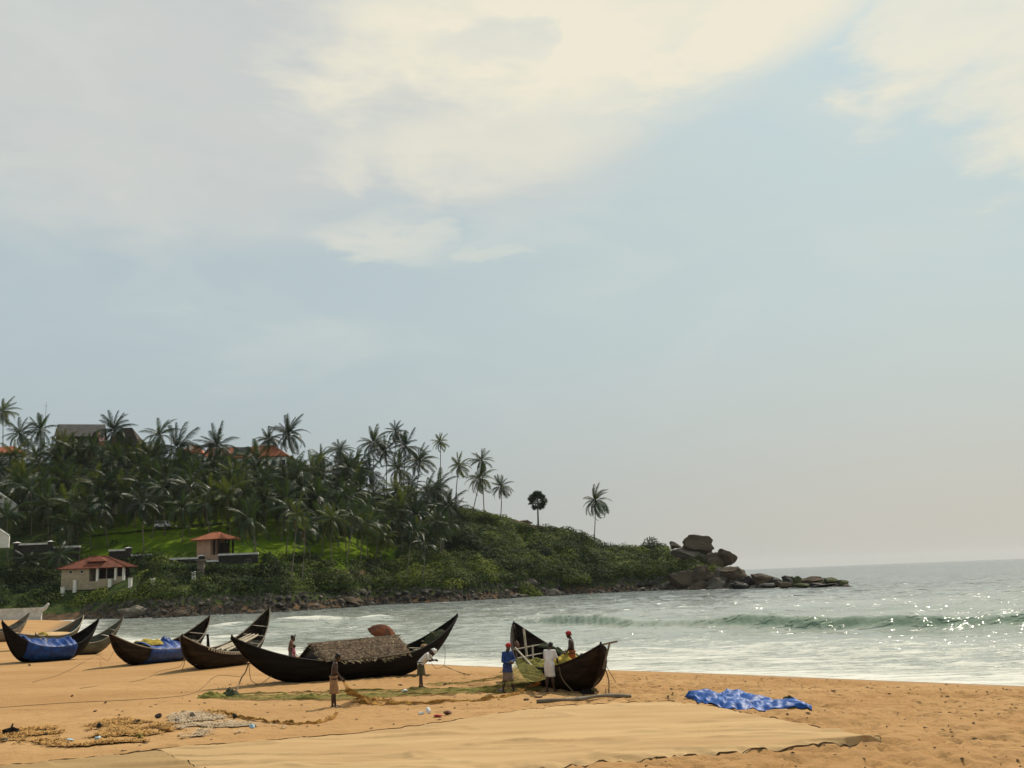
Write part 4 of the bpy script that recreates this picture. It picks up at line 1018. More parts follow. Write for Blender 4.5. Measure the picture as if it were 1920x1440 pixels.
class Boat:
    def __init__(s, P, Q, h1, h2, gm, B, name, label, m='tarred_wood', rail=None, heel=0.0, floor='grey_wood', thwarts=(), thm='pale_wood', ribs=0, cat='boat', n=36, planks=5, seams=True):
        s.P, s.Q = Vector(P), Vector(Q); d = s.Q - s.P; s.L = math.hypot(d.x, d.y); s.h1, s.h2, s.gm, s.B = h1, h2, gm, B
        s.t = thing(name, s.P, label, cat); s.t.rotation_mode = 'XYZ'
        s.mat = Matrix.Translation(s.P) @ Matrix.Rotation(math.atan2(d.y, d.x), 4, 'Z') @ Matrix.Rotation(-math.atan2(d.z, s.L), 4, 'Y') @ Matrix.Rotation(heel, 4, 'X')
        s.t.rotation_euler = s.mat.to_euler(); ss = [(i / n) for i in range(n + 1)]
        nv = planks
        for side in (-1, 1):
            for k in range(nv):
                mb = MB(); v0, v1 = k / nv, (k + 1) / nv; A, Bq = [], []
                for x in ss:
                    A.append([s.pt(x, v0, side, .008 if k else 0.0), s.pt(x, (v0 + v1) / 2, side, .012), s.pt(x, v1, side, .0)])
                    Bq.append([s.pt(x, v0, side, -.035), s.pt(x, (v0 + v1) / 2, side, -.028), s.pt(x, v1, side, -.035)])
                a = [r_[0] for r_ in A]
                prof = [A[i] + Bq[i][::-1] + [A[i][0]] for i in range(len(A))]
                mb.grid(prof); o = mb.build('plank', m, s.t, True)
                try: o.data.set_sharp_from_angle(angle=R(40))
                except Exception: pass
            rl = MB(); path = [s.pt(x, 1.0, side, .02) + Vector((0, 0, .02)) for x in ss]
            rl.tube(path, .038, 4); rl.build('gunwale', rail or m, s.t)
        kp = [s.pt(x, 0, 1, 0) + Vector((0, 0, -.01)) for x in ss]; MB().tube(kp, .06, 6).build('keel', m, s.t, True)
        # raked stem posts that stand a little proud
        for e in (0, 1):
            x = .004 if e == 0 else .996; top = s.pt(x, 1, 1, 0); low = s.pt(.05 if e == 0 else .95, 0, 1, 0); q = s.pt(.0 if e == 0 else 1., .6, 1, 0)
            out = Vector((-.05 if e == 0 else .05, 0, .16))
            MB().tube([low, q, Vector((top.x, 0, top.z)) , Vector((top.x, 0, top.z)) + out], [.06, .07, .065, .035], 6).build('stem_post', m, s.t, True)
        if floor:
            A = [[Vector((s.L * x, s.hb(x) * f_ * .66, s.kz(x) + .22 * (s.gz(x) - s.kz(x)) + .02)) for f_ in (-1, -.5, 0, .5, 1)] for x in [.12 + .76 * i / 16 for i in range(17)]]
            MB().grid(A).build('floorboard', floor, s.t)
        for x in thwarts:
            b = s.hb(x) * .97; z = s.gz(x) - .10
            MB().box((s.L * x - .09, -b, z - .035), (s.L * x + .09, b, z)).build('thwart', thm, s.t)
        for i in range(ribs):
            x = .12 + .76 * (i + .5) / ribs; mb = MB()
            path = [s.pt(x, v, -1, -.055) for v in (1, .8, .6, .4, .2, .05)] + [s.pt(x, v, 1, -.055) for v in (.05, .2, .4, .6, .8, 1)]
            mb.tube(path, .028, 4); mb.build('rib', floor or m, s.t)
    def kz(s, x): return s.h1 * max(0, 1 - x / .36) ** 2.8 + s.h2 * max(0, (x - .62) / .38) ** 2.8
    def gz(s, x):
        e = (s.h1 - s.gm) * max(0, 1 - x / .5) ** 2.6 + (s.h2 - s.gm) * max(0, (x - .5) / .5) ** 2.6
        return max(s.gm + e, s.kz(x) + .02)
    def hb(s, x): return s.B * max(.0, (1 - abs(2 * x - 1) ** 2.4)) ** .85 + .025
    def pt(s, x, v, side, off):
        z0, z1, b = s.kz(x), s.gz(x), s.hb(x)
        v = min(max(v, 0.0), 1.0); y = b * (1 - (1 - v) ** 2.1) ** .72; z = z0 + (z1 - z0) * (v ** 1.35)
        return Vector((s.L * x, side * max(y + off, .004 if off < 0 else .012), z + (0 if off >= 0 else .0)))
    def w(s, x, y, z): return s.mat @ Vector((s.L * x, y, z))
def bp(px, py, Y=None):                                    # ground point under a pixel column at a given depth
    v = ray(px, py); x = v.x * Y; return Vector((x, Y, SZ(x, Y)))
random.seed(3)
A_ = Boat(bp(431, 1250, 43.4), bp(858, 1250, 50.6), 2.05, 2.68, .86, 1.04, 'fishing_boat', 'largest black fishing boat with thatched canopy amidships and high curved ends', thwarts=(.74, .80, .86), floor='brown_wood', ribs=6, n=44)
B_ = Boat(bp(1141, 1250, 36.0), bp(980, 1250, 44.6), 1.78, 2.45, 1.02, 1.08, 'fishing_boat', 'dark fishing boat heaped with nets that four men work at, bow towards the viewer', m='brown_wood', rail='brown_wood', heel=R(-7), thwarts=(.42, .52, .62, .70, .78, .86), ribs=9, floor='brown_wood', n=44)
C_ = Boat(bp(331, 1250, 52), bp(491, 1250, 63), 1.80, 3.15, .90, 1.02, 'fishing_boat', 'brown fishing boat with pale stitched gunwale and poles inside, second tallest bow', m='brown_wood', rail='grey_wood', heel=R(7), thwarts=(.5, .66, .76, .84, .91), ribs=8, n=40)
D_ = Boat(bp(197, 1250, 57.5), bp(383, 1250, 68), 1.85, 2.62, .88, .98, 'fishing_boat', 'dark fishing boat with a blue tarp hung over its middle', m='brown_wood', rail='grey_wood', heel=R(6), thwarts=(.72, .8, .88), ribs=6, n=36)
E_ = Boat(bp(-6, 1250, 62.5), bp(176, 1250, 68), 2.5, 2.45, .95, 1.02, 'fishing_boat', 'black fishing boat at the left edge covered with a blue tarp', heel=R(5), n=36)
F_ = Boat(bp(60, 1250, 71.0), bp(222, 1250, 76), 1.5, 2.5, .9, .9, 'fishing_boat', 'weathered olive boat whose bow rises behind the black tarp-covered one', m='olive_paint', rail='grey_wood', thwarts=(.82, .9), heel=R(6), n=32)
G_ = Boat(bp(8, 1250, 80), bp(147, 1250, 87), 1.5, 2.6, 1.15, 1.1, 'fishing_boat', 'faded green and brown boat filled with tan netting at the far left', m='teal_paint', rail='pale_wood', heel=R(4), n=32)
H_ = Boat(bp(-75, 1250, 98), bp(46, 1250, 104), 1.6, 2.8, 1.1, 1.0, 'fishing_boat', 'weathered wooden boat furthest left, only its thin raised bow in view', m='grey_wood', rail='grey_wood', heel=R(4), n=28)
for o in G_.t.children:
    if o.name.startswith('plank') and o.matrix_local is not None: pass
gk = [o for o in COL.objects if o.parent == G_.t and o.name.startswith('plank')]
for i, o in enumerate(gk):
    if i % 5 == 3: o.data.materials[0] = M['rust_paint']; o['label'] = 'faded red brown strake'
    if i % 5 == 4: o.data.materials[0] = M['olive_paint']
# pale stitching marks along boat C
for side in (-1,):
    mb = MB()
    for i in range(26):
        x = .16 + .5 * i / 25; p = C_.pt(x, 1, side, .05); mb.box((p.x - .05, p.y - .02, p.z - .10), (p.x + .05, p.y + .02, p.z + .01))
    o = mb.build('stitching', 'pale_wood', C_.t); o['kind'] = 'stuff'
# A: thatch canopy
a = A_; x0, x1 = .315, .705
def roof_pt(s_, w_):                                       # w_ in -1..1 across
    x = lerp(x0, x1, s_); rz_ = lerp(1.62, 1.80, s_); ez = a.gz(x) + .03; y = w_ * (a.hb(x) + .10)
    return Vector((a.L * x, y, lerp(rz_, ez, abs(w_) ** 1.05)))
P = [[roof_pt(i / 14, j / 6) for j in range(-6, 7)] for i in range(15)]
th = MB().grid(P).build('thatch_roof', 'thatch', a.t, True)
md = th.modifiers.new('s', 'SOLIDIFY'); md.thickness = .06; md.offset = -1
mb = MB(); rs = random.Random(4)
for i in range(3200):
    s_ = rs.random(); w_ = rs.uniform(-1.04, .95); p = roof_pt(s_, w_) + Vector((0, 0, rs.uniform(.0, .07)))
    an = rs.choice((0.25, -0.9, 1.9)) + rs.uniform(-.5, .5); sg = 1 if w_ > 0 else -1
    dn = (roof_pt(s_, min(abs(w_) + .1, 1) * sg) - roof_pt(s_, abs(w_) * sg)) if abs(w_) < .9 else (roof_pt(s_, sg * .9) - roof_pt(s_, sg * .8))
    dn = dn.normalized(); al = Vector((1, 0, 0)); dd = (al * math.sin(an) + dn * math.cos(an)); L = rs.uniform(.10, .30)
    sd_ = (al * math.cos(an) - dn * math.sin(an)) * rs.uniform(.010, .026); lift = Vector((0, 0, rs.uniform(-.01, .05)))
    mb.add([p - sd_, p + sd_, p + dd * L + sd_ * .4 + lift, p + dd * L - sd_ * .4 + lift], [(0, 1, 2, 3)])
half = len(mb.v) // 2
o = mb.build('thatch_leaves', 'thatch', a.t); o['kind'] = 'stuff'
mat('thatch_light', (.40, .31, .205), (.20, .145, .09), rough=.95, scale=9, spec=.1)
o.data.materials.append(M['thatch_light'])
o.data.polygons.foreach_set('material_index', np.array([1 if random.random() < .30 else 0 for _ in o.data.polygons], dtype=np.int32))
for w_ in (-1.0, -.5, .5, 1.0): MB().tube([roof_pt(s_, w_) + Vector((0, 0, .045)) for s_ in (-.01, .5, 1.02)], .022, 5).build('lashing_pole', 'grey_wood', a.t)
MB().tube([roof_pt(-.03, 0) + Vector((0, 0, .05)), roof_pt(.5, 0) + Vector((0, 0, .06)), roof_pt(1.03, 0) + Vector((0, 0, .06))], .035, 5).build('ridge_pole', 'grey_wood', a.t)
g0 = [roof_pt(0.0, -1), roof_pt(0.0, 0), roof_pt(0.0, 1)]
MB().tube([g0[0], g0[2]], .03, 5).build('cross_beam', 'pale_wood', a.t)
MB().add([g0[0] + Vector((.12, 0, 0)), g0[2] + Vector((.12, 0, 0)), g0[1] + Vector((.12, 0, -.05))], [(0, 1, 2)]).build('canopy_mouth_shade', 'dark_opening', a.t)  # dark sheet set in the canopy mouth, standing for the shade inside
b0 = MB(); b0.box((A_.L * .752, -A_.hb(.75) * .9, A_.gz(.75) - .02), (A_.L * .762 + .15, -A_.hb(.75) * .5, A_.gz(.75) + .05)); b0.build('oar_rest', 'pale_wood', a.t)
# black bundle lying on the right bow of A
def heap(name, c, rx, ry, h, m, label, cat, seed=0, rz=0, n=22, fr=2.2, amp=.55, kind=None, tilt=0):
    mb = MB(); P = []
    for i in range(n + 1):
        row = []
        for j in range(n + 1):
            u, v = i / n * 2 - 1, j / n * 2 - 1
            k = max(abs(u), abs(v)); l = math.hypot(u, v) or 1; uu, vv = u * k / l, v * k / l; r = math.hypot(uu, vv)
            q = Vector((uu * fr + seed * 3.3, vv * fr + seed, seed * .7)); nz = mnoise.fractal(q, .8, 2, 4)
            e = 1 + .28 * mnoise.noise(Vector((math.atan2(v, u) * 1.2, seed, 0)))
            row.append(Vector((uu * rx * e, vv * ry * e, h * max(0, (1 - r * r)) ** .7 * (1 + amp * nz) - (.02 if r > .98 else 0))))
        P.append(row)
    o = mb.grid(P).build(name, m, None, True); o.location = c; o.rotation_euler = (0, tilt, rz)
    return tag(o, label, cat, None, kind)
p = A_.w(.87, -.12, A_.gz(.87) - .15); heap('net_bundle', p, .8, .25, .33, 'dark_net', 'dark net bundle lying in the raised bow of the largest boat', 'net', 2, rz=R(38), tilt=-.55)
p = A_.w(.80, -.55, A_.gz(.8) - .02); heap('cloth_scrap', p, .2, .12, .10, 'tan_cloth', 'small pinkish cloth on the gunwale of the largest boat', 'cloth', 5, n=10)

# A: umbrella
mat('umbrella_dark', (.085, .028, .012), (.06, .02, .01), rough=.8, scale=4, spec=.1, trans=.03)
def umbrella():
    c = at(718, 1188, 49.5); t = thing('umbrella', c, 'open brown-orange umbrella leaning behind the thatched canopy', 'umbrella')
    t.rotation_euler = (R(20), R(20), R(12)); r = .80; n = 8
    for k in range(n):
        mb = MB(); P = []
        for i in range(4):
            f = i / 3; row = []
            for j in range(3):
                a0_, a1_ = 2 * math.pi * k / n, 2 * math.pi * (k + 1) / n; m_ = lerp(Vector((math.cos(a0_), math.sin(a0_), 0)), Vector((math.cos(a1_), math.sin(a1_), 0)), j / 2)
                row.append(Vector((m_.x * r * f, m_.y * r * f, .44 * (1 - f ** 1.6) - .02 * f * (j == 1))))
            P.append(row)
        mb.grid(P).build('panel', 'umbrella_pale' if k in (1,) else ('umbrella_dark' if k in (3, 4, 6) else 'umbrella_cloth'), t)  # pale and dark panels put facet shading into the cloth colour
        a = 2 * math.pi * k / n
        MB().tube([(math.cos(a) * r * f, math.sin(a) * r * f, .44 * (1 - f ** 1.6) - .018) for f in (.02, .35, .7, 1.0)], .007, 4).build('rib', 'metal_grey', t)
    MB().tube([(0, 0, .40), (0, 0, -.75)], .012, 6).build('shaft', 'metal_grey', t)
umbrella()

# ---- blue tarps over boats
def boat_tarp(bt, s0, s1, near_drop, far_drop, bulge, label, seed, side=-1, nx=40, ny=26):
    P = []
    for i in range(nx + 1):
        x = lerp(s0, s1, i / nx); row = []
        for j in range(ny + 1):
            w_ = j / ny
            q = mnoise.fractal(Vector((x * 26 + seed, w_ * 3.0, seed)), .9, 2, 4)
            if w_ < .42:
                v = 1 - (1 - w_ / .42) * near_drop * (1 + .12 * mnoise.noise(Vector((x * 22, seed, 3)))); p = bt.pt(x, v, side, .05 + .055 * abs(q)); p.z += .02
            elif w_ > .85:
                v = 1 - (w_ - .85) / .15 * far_drop; p = bt.pt(x, v, -side, .05)
            else:
                f = (w_ - .42) / .43; b = bt.hb(x) + .04
                p = Vector((bt.L * x, side * b * (1 - 2 * f), bt.gz(x) + .05 + bulge * math.sin(math.pi * f) * (1 + .8 * q) + .05 * q))
            row.append(p)
        P.append(row)
    me = MB().grid(P).mesh('blue_tarp', 'blue_tarp', True); o = link('blue_tarp', me); o.matrix_world = bt.mat
    md = o.modifiers.new('s', 'SOLIDIFY'); md.thickness = .008
    return tag(o, label, 'tarp')
boat_tarp(D_, .27, .62, .95, .3, .22, 'bright blue tarp hanging down the side of the boat with the yellow net heap', 1)
boat_tarp(E_, .20, .70, .80, .4, .30, 'blue tarp covering the middle of the black boat at the left edge', 6)
p = D_.w(.36, 0, D_.gz(.36) + .2); heap('net_heap', p, 1.0, .5, .28, 'yellow_net', 'yellow net heap on the blue tarp of the dark boat', 'net', 7, rz=R(40))
p = D_.w(.56, .1, D_.gz(.56) + .2); heap('tarp_bundle', p, .45, .4, .35, 'blue_tarp', 'crumpled blue plastic bunched at the end of the yellow net heap', 'tarp', 9)
p = E_.w(.40, 0, E_.gz(.4) + .28); heap('net_heap', p, .45, .3, .16, 'yellow_net', 'small patch of net showing through the blue tarp at the left edge', 'net', 17)
p = G_.w(.5, 0, G_.gz(.5) - .12); heap('net_heap', p, 2.9, .82, .32, 'tan_cover', 'tan net cover filling the faded green boat', 'net', 8, rz=math.atan2(G_.Q.y - G_.P.y, G_.Q.x - G_.P.x), amp=.15)
p = G_.w(.36, -.75, G_.gz(.36) + .02); heap('net_heap', p, .5, .2, .2, 'yellow_net', 'yellow cloth lump on the edge of the faded green boat', 'cloth', 19)

# ---- boat C cargo
for i in range(9):
    a0 = C_.w(.42 + .02 * (i % 3), -.45 + .1 * i, C_.gz(.45) + .02 + .03 * (i % 2)); a1 = C_.w(.84 + .012 * (i % 4), -.25 + .06 * i, C_.gz(.84) - .12 + .03 * (i % 3))
    o = MB().tube([a0, lerp(a0, a1, .5) + Vector((0, 0, -.02)), a1], [.045, .04, .03], 6).build('pole', 'pale_wood')
    tag(o, 'pale pole lying lengthwise in the brown boat with the stitched gunwale', 'pole', 'poles stowed in the stitched boat')
post = MB().tube([(0, 0, 0), (.05, 0, .8), (0, 0, 1.75)], [.11, .12, .07], 7).build('wooden_post', 'brown_wood'); post.location = bp(388, 1250, 58.0); tag(post, 'dark weathered post standing between the tarp boat and the stitched boat', 'post')
# ---- boat B furniture
bt = B_
def inb(x, y, z=0): return bt.w(x, -y, bt.gz(x) + z)
for (a0, a1, r, m, nm_, lab) in [
    (inb(.80, -.30, -.55), inb(.84, -.10, .75), .05, 'pale_wood', 'plank', 'upright pale board standing in the net boat below its raised bow'),
    (inb(.70, -.40, -.45), inb(.74, -.15, .42), .035, 'pale_wood', 'stake', 'short pale stake leaning right of the upright board'),
    (inb(.86, -.55, -.05), inb(.52, -1.0, .04), .04, 'pale_wood', 'pole', 'pale pole laid along the near side of the net boat'),
    (inb(.62, .30, .05), inb(.36, .75, .08), .035, 'pale_wood', 'pole', 'pale pole laid towards the far side of the net boat'),
    (inb(.55, -.2, .0), inb(.30, .2, .03), .04, 'grey_wood', 'pole', 'grey pole lying down the middle of the net boat')]:
    o = MB().tube([a0, a1], r, 6).build('pole' if nm_ != 'plank' else 'board', m); tag(o, lab, 'pole')
for i, x in enumerate((.82, .74, .66, .58, .48, .40)):
    p = bt.w(x, -(bt.hb(x) - .12), bt.gz(x) - .06)
    heap('net_bundle', p, .62, .22, .15 + .04 * (i % 2), 'dark_net', ORD[i] + ' dark rolled net from the raised bow, along the far gunwale of the net boat', 'net', 20 + i, rz=math.atan2(bt.Q.y - bt.P.y, bt.Q.x - bt.P.x)); COL.objects[-1]['group'] = 'rolled nets on the far gunwale'
heap('net_heap', bt.w(.40, .15, bt.gz(.4) - .12), 1.15, .75, .42, 'yellow_net', 'yellow green net heap inside the net boat at the feet of the man', 'net', 31, rz=R(-60))
heap('net_heap', bt.w(.60, .60, bt.gz(.60) - .10), .85, .40, .26, 'green_net', 'green net heap spilling over the near gunwale of the net boat', 'net', 33, rz=R(-60))
heap('sack', bt.w(.50, -.15, bt.gz(.5) - .1), .28, .22, .3, 'grey_wood', 'rounded pale sack in the middle of the net boat', 'sack', 35)
heap('net_bundle', bt.w(.20, -.25, bt.gz(.2) - .08), .45, .35, .35, 'dark_net', 'dark bundle in the near bow of the net boat', 'net', 37)
heap('net_float', bt.w(.93, .28, bt.gz(.93) - .45), .17, .14, .2, 'rust_paint', 'reddish float tied by the raised bow of the net boat', 'float', 39, n=12)
# T-shaped rudder pole at the near bow of B
a0 = bt.w(.018, 0, 1.0); a1 = bt.w(-.01, 0, 1.86) + Vector((.27, 0, .02))
t = thing('rudder_pole', a0, 'T-shaped wooden pole sticking up from the near bow of the net boat', 'pole')
MB().tube([(0, 0, 0), a1 - a0], .035, 6).build('shaft', 'grey_wood', t); d = a1 - a0
MB().tube([d + Vector((-.24, 0, -.04)), d + Vector((.28, 0, .05))], .038, 6).build('crossbar', 'grey_wood', t)

# ---- chocks under the keels
def chock(p, lab, w_=.35):
    o = MB().box((-w_, -.5, 0), (w_, .5, .16)).box((-w_ * .6, -.4, .16), (w_ * .6, .4, .26)).build('wooden_chock', 'tarred_wood'); o.location = p; o.rotation_euler = (0, 0, R(20)); tag(o, lab, 'chock')
chock(GS(752, 1257), 'dark wooden chock under the raised end of the largest boat')
chock(GS(1101, 1301), 'dark wooden chock on the shaded sand under the net boat', .16); COL.objects[-1].scale = (1, .5, .55)
chock(GS(112, 1238), 'dark chock under the black boat at the left edge', .3)

# ---- ropes
def rope(pts, r, label, m='rope', n=28, name='rope', cat='rope', wob=.0):
    P = smooth_path(pts, n)
    for i, p in enumerate(P):
        if wob and 0 < i < n: p.x += wob * mnoise.noise(Vector((i * .7, 1, 2))); p.y += wob * mnoise.noise(Vector((i * .7, 5, 2)))
    return tag(MB().tube(P, r, 5).build(name, m), label, cat)
s0 = A_.w(.068, -.03, .98)
rope([s0, s0 + Vector((-.1, -.1, -.35)), s0 + Vector((-.25, -.2, -.6)), GS(443, 1297, .02)], .028, 'knotted bow rope hanging straight down from the left end of the largest boat', n=16)
rope([s0 + Vector((-.22, -.2, -.55)), GS(405, 1290, .5), GS(360, 1303, .05), GS(250, 1312, .02), GS(120, 1318, .02), GS(0, 1328, .02)], .010, 'thin mooring rope running left over the sand from the largest boat', n=36)
rope([s0, s0 + Vector((.15, -.1, -.7)), s0 + Vector((.55, -.1, -.85)), A_.w(.16, -.08, .42)], .014, 'slack loop of rope under the left end of the largest boat')
s1 = C_.w(.05, -.02, .75)
rope([s1, s1 + Vector((-.2, -.1, -.45)), GS(300, 1262, .1), GS(262, 1276, .02), GS(150, 1292, .02)], .010, 'mooring rope of the stitched boat lying across the sand')
rope([s1, s1 + Vector((.05, -.1, -.3)), s1 + Vector((-.05, -.2, -.65))], .016, 'short rope end hanging from the stitched boat', n=8)
s2 = D_.w(.05, -.02, .9)
rope([s2, s2 + Vector((-.3, -.1, -.5)), GS(180, 1232, .1), GS(120, 1262, .02), GS(60, 1280, .02)], .010, 'mooring rope of the tarp boat running left over the sand')
rope([E_.w(.93, -.1, 1.45), GS(120, 1228, .45), GS(62, 1240, .03)], .018, 'taut rope slanting from the bow of the black boat to the sand', n=10)
s3 = A_.w(.93, -.05, 1.35)
rope([s3, s3 + Vector((.02, 0, -.5)), s3 + Vector((-.05, 0, -1.0)), s3 + Vector((-.4, -.2, -1.1)), s3 + Vector((-.6, -.5, -.85))], .012, 'thin rope hanging from the raised right bow of the largest boat')
rope([bt.w(.23, .90, bt.gz(.23)), bt.w(.20, .93, .7), bt.w(.14, .72, .22), bt.w(.08, .45, .25), bt.w(.03, .15, .7)], .022, 'rope looping down the near side of the net boat')
s4 = bt.w(.004, 0, 1.15)
rope([s4, s4 + Vector((.12, -.05, -.5)), s4 + Vector((.10, -.05, -1.0)), s4 + Vector((.0, -.15, -1.12)), bt.w(.03, 0, .3)], .022, 'knotted rope hanging in a loop at the near bow of the net boat')
rope([s4 + Vector((0, 0, .1)), s4 + Vector((.2, 0, -.3)), s4 + Vector((.38, 0, -.62))], .012, 'thin stick-like line trailing right from the near bow of the net boat', n=6)
rope([GS(833, 1250, .05), GS(870, 1262, .02), GS(930, 1266, .02), GS(985, 1258, .3)], .018, 'rope on the sand between the largest boat and the net boat')

# ---- nets
def net(f, nu, nv, su, sv, m, label, name='fishing_net', thick=.0, fu=.25, fv=.25):
    """twine mesh: strands along u and across v, all joined where they cross. f(u, v) -> points (vectorised)"""
    def ax(n, w_):
        k = np.arange(n) / n; return np.concatenate([np.stack([k, k + w_ / n], 1).reshape(-1), [1.0]])
    ua, va = ax(nu, fu), ax(nv, fv); Ug, Vg = np.meshgrid(ua, va, indexing='ij')
    co = f(Ug, Vg).reshape(-1, 3).astype(np.float32); a, b = len(ua), len(va)
    i = np.arange(a * b).reshape(a, b); q = np.stack([i[:-1, :-1], i[1:, :-1], i[1:, 1:], i[:-1, 1:]], -1)
    keep = np.zeros((a - 1, b - 1), bool); keep[0::2, :] = True; keep[:, 0::2] = True
    me = bpy.data.meshes.new(name); fill(me, co, q[keep]); me.materials.append(M[m]); return tag(link(name, me), label, 'net')
def path_net(pts, widths, nu, nv, m, label, fu=.25, fv=.25, ground=True, lift=.02, hang=None, seed=0, flat=1.0, twist=0):
    P = smooth_path(pts, 60); P = np.array([list(p) for p in P]); tt = np.linspace(0, 1, 61); wt = np.linspace(0, 1, len(widths))
    T_ = np.gradient(P, axis=0); N_ = np.stack([-T_[:, 1], T_[:, 0]], 1); N_ /= np.linalg.norm(N_, axis=1)[:, None] + 1e-9
    def f(u, v):
        c = np.stack([np.interp(u, tt, P[:, k]) for k in range(3)], -1); n0 = np.interp(u, tt, N_[:, 0]); n1 = np.interp(u, tt, N_[:, 1]); w_ = np.interp(u, wt, widths)
        q = (v - .5) + (fbm(u * 9 + seed, v * 4, 3) - .5) * .5
        x = c[..., 0] + n0 * q * w_; y = c[..., 1] + n1 * q * w_; z = c[..., 2] - np.abs(q) * w_ * (1 - flat) + (fbm(u * 25 + seed, v * 9 + seed, 3) - .4) * .10 * np.minimum(w_, 1.2)
        if ground: z = np.maximum(z, surf(x, y) + lift + np.maximum(fbm(u * 30 + seed, v * 7, 3) - .45, 0) * .22)
        return np.stack([x, y, z], -1)
    return net(f, nu, nv, 1, 1, m, label, fu=fu, fv=fv)
g = lambda px, py, dz=.02: GS(px, py, dz)
path_net([g(392, 1308), g(470, 1309), g(560, 1308), g(650, 1306), g(760, 1301), g(860, 1297), g(960, 1294), g(1012, 1286)], [.5, 1.2, 2.3, 1.9, 1.7, 1.5, 1.6, .8], 300, 60, 'green_net', 'long olive green net spread on the sand in front of the boats', fu=.16, fv=.50, seed=1)
path_net([g(372, 1309), g(440, 1303), g(560, 1300), g(660, 1298), g(790, 1295), g(900, 1290), g(985, 1284)], [.12, .16, .22, .3, .3, .4, .5], 200, 12, 'green_net', 'dark head rope edge of the olive net, its far side', fu=.3, fv=.6, seed=3)
top = bt.w(.60, 1.05, bt.gz(.60) + .08); top2 = bt.w(.72, .85, bt.gz(.7) + .1)
path_net([bt.w(.62, .3, bt.gz(.62) + .1), top, at(990, 1250, 39.4), at(968, 1272, 38.2), g(935, 1291, .04), g(870, 1296)], [.5, .7, 1.3, 1.9, 2.5, 2.8], 26, 90, 'green_net', 'green net draped from the net boat down to the sand', fu=.10, fv=.42, seed=5, flat=.9)
path_net([top2, at(975, 1240, 41.2), at(940, 1266, 40.2), g(870, 1281, .05), g(800, 1285)], [.5, .9, 1.4, 1.5, 1.2], 20, 40, 'green_net', 'thin outer strands of green net fanning left from the net boat', fu=.06, fv=.28, seed=8, flat=.9)
_y1 = g(626, 1324).y + .1; _y4 = g(1032, 1297).y - .1
h1_ = at(641, 1273, _y1)
path_net([h1_, at(656, 1292, _y1), g(672, 1312, .15), g(712, 1320), g(800, 1318), g(900, 1310), g(960, 1303), g(985, 1294, .10), at(1005, 1280, _y4), at(1021, 1262, _y4)], [.12, .28, .7, .45, .22, .2, .26, .35, .3, .1], 160, 30, 'ochre_net', 'ochre net stretched between the dark man in the loincloth and the man in white', fu=.30, fv=.62, seed=11, flat=.7)
path_net([h1_ + Vector((.05, 0, -.1)), at(662, 1300, _y1), g(700, 1312), g(745, 1318)], [.08, .4, .55, .2], 40, 16, 'ochre_net', 'second fold of ochre net hanging by the dark man', fu=.25, fv=.3, seed=13)
path_net([g(632, 1334), g(620, 1347), g(590, 1355), g(545, 1356), g(500, 1350), g(455, 1345), g(420, 1338), g(395, 1334)], [.12, .12, .12, .22, .14, .2, .1, .3], 120, 12, 'ochre_net', 'brownish net line curving over the sand behind the dark man', fu=.5, fv=.6, seed=15)
heap('net_heap', g(397, 1309, -.02), .62, .3, .20, 'green_net', 'olive net heap at the left end of the long green net', 'net', 41)
heap('net_heap', g(432, 1307, -.02), .42, .28, .26, 'dark_net', 'dark teal bundle at the left end of the long green net', 'net', 43)
heap('net_heap', g(576, 1311, -.02), .48, .25, .17, 'green_net', 'small pointed heap in the middle of the long green net', 'net', 45)
heap('net_heap', g(682, 1318, -.02), .16, .14, .20, 'ochre_net', 'small ochre lump under the stretched net', 'net', 47, n=12)

# ---- big pale net sheet spread on the sand
def poly_xy(pix):
    return np.array([[*wz(p)] for p in pix])
def wz(p):
    v = ray(*p); Y = (1.14 - HC) / v.z
    for _ in range(4): Y = (bz(v.x * Y, Y) - HC) / v.z
    return v.x * Y, Y
TOP = poly_xy([(293, 1407), (400, 1398), (520, 1388), (633, 1378), (813, 1356), (983, 1334), (1100, 1323), (1240, 1317), (1310, 1321), (1387, 1335), (1425, 1344), (1537, 1367), (1612, 1382), (1657, 1387)])
BOT = poly_xy([(420, 1470), (480, 1480), (560, 1478), (680, 1466), (820, 1452), (950, 1441), (1060, 1434), (1200, 1425), (1280, 1417), (1369, 1410), (1462, 1402), (1550, 1395), (1620, 1390), (1660, 1388)])
def sheet_f(TOP, BOT, seed, lift=.022, wr=.02):
    k = np.linspace(0, 1, len(TOP))
    def f(u, v):
        a = np.stack([np.interp(u, k, TOP[:, i]) for i in (0, 1)], -1); b = np.stack([np.interp(u, k, BOT[:, i]) for i in (0, 1)], -1)
        edge = np.minimum(v, 1 - v) * 12; j = (fbm(u * 40 + seed, v * 3, 3) - .5) * .28 * np.clip(1 - edge, 0, 1)
        p = a + (b - a) * v[..., None]; x = p[..., 0] + j; y = p[..., 1] + j
        base = (beach_z(x, y) + sm((shore_d(x, y) - 1.0) / 5) * (fbm(x * .25, y * .25, 3) - .5) * .16)
        ew = np.clip(np.minimum(v, 1 - v) * 14, 0, 1) * np.clip((1 - u) * 20, 0, 1)
        z = np.maximum((base + .012) * ew + (surf(x, y) + .010) * (1 - ew), surf(x, y) + .008) + lift * .4 * ew + ew * (wr * 1.6 * (fbm(x * .5 + y * .9 + seed, y * 2.2 - x * .3, 4)) + .16 * np.clip(1 - np.abs(fbm(x * .22 + 3, y * .9 + x * .1, 3) - .5) * 22, 0, 1) * .35 + .25 * np.clip(fbm(x * .35 + 3, y * 1.6, 3) - .56, 0, 1))
        return np.stack([x, y, z], -1)
    return f
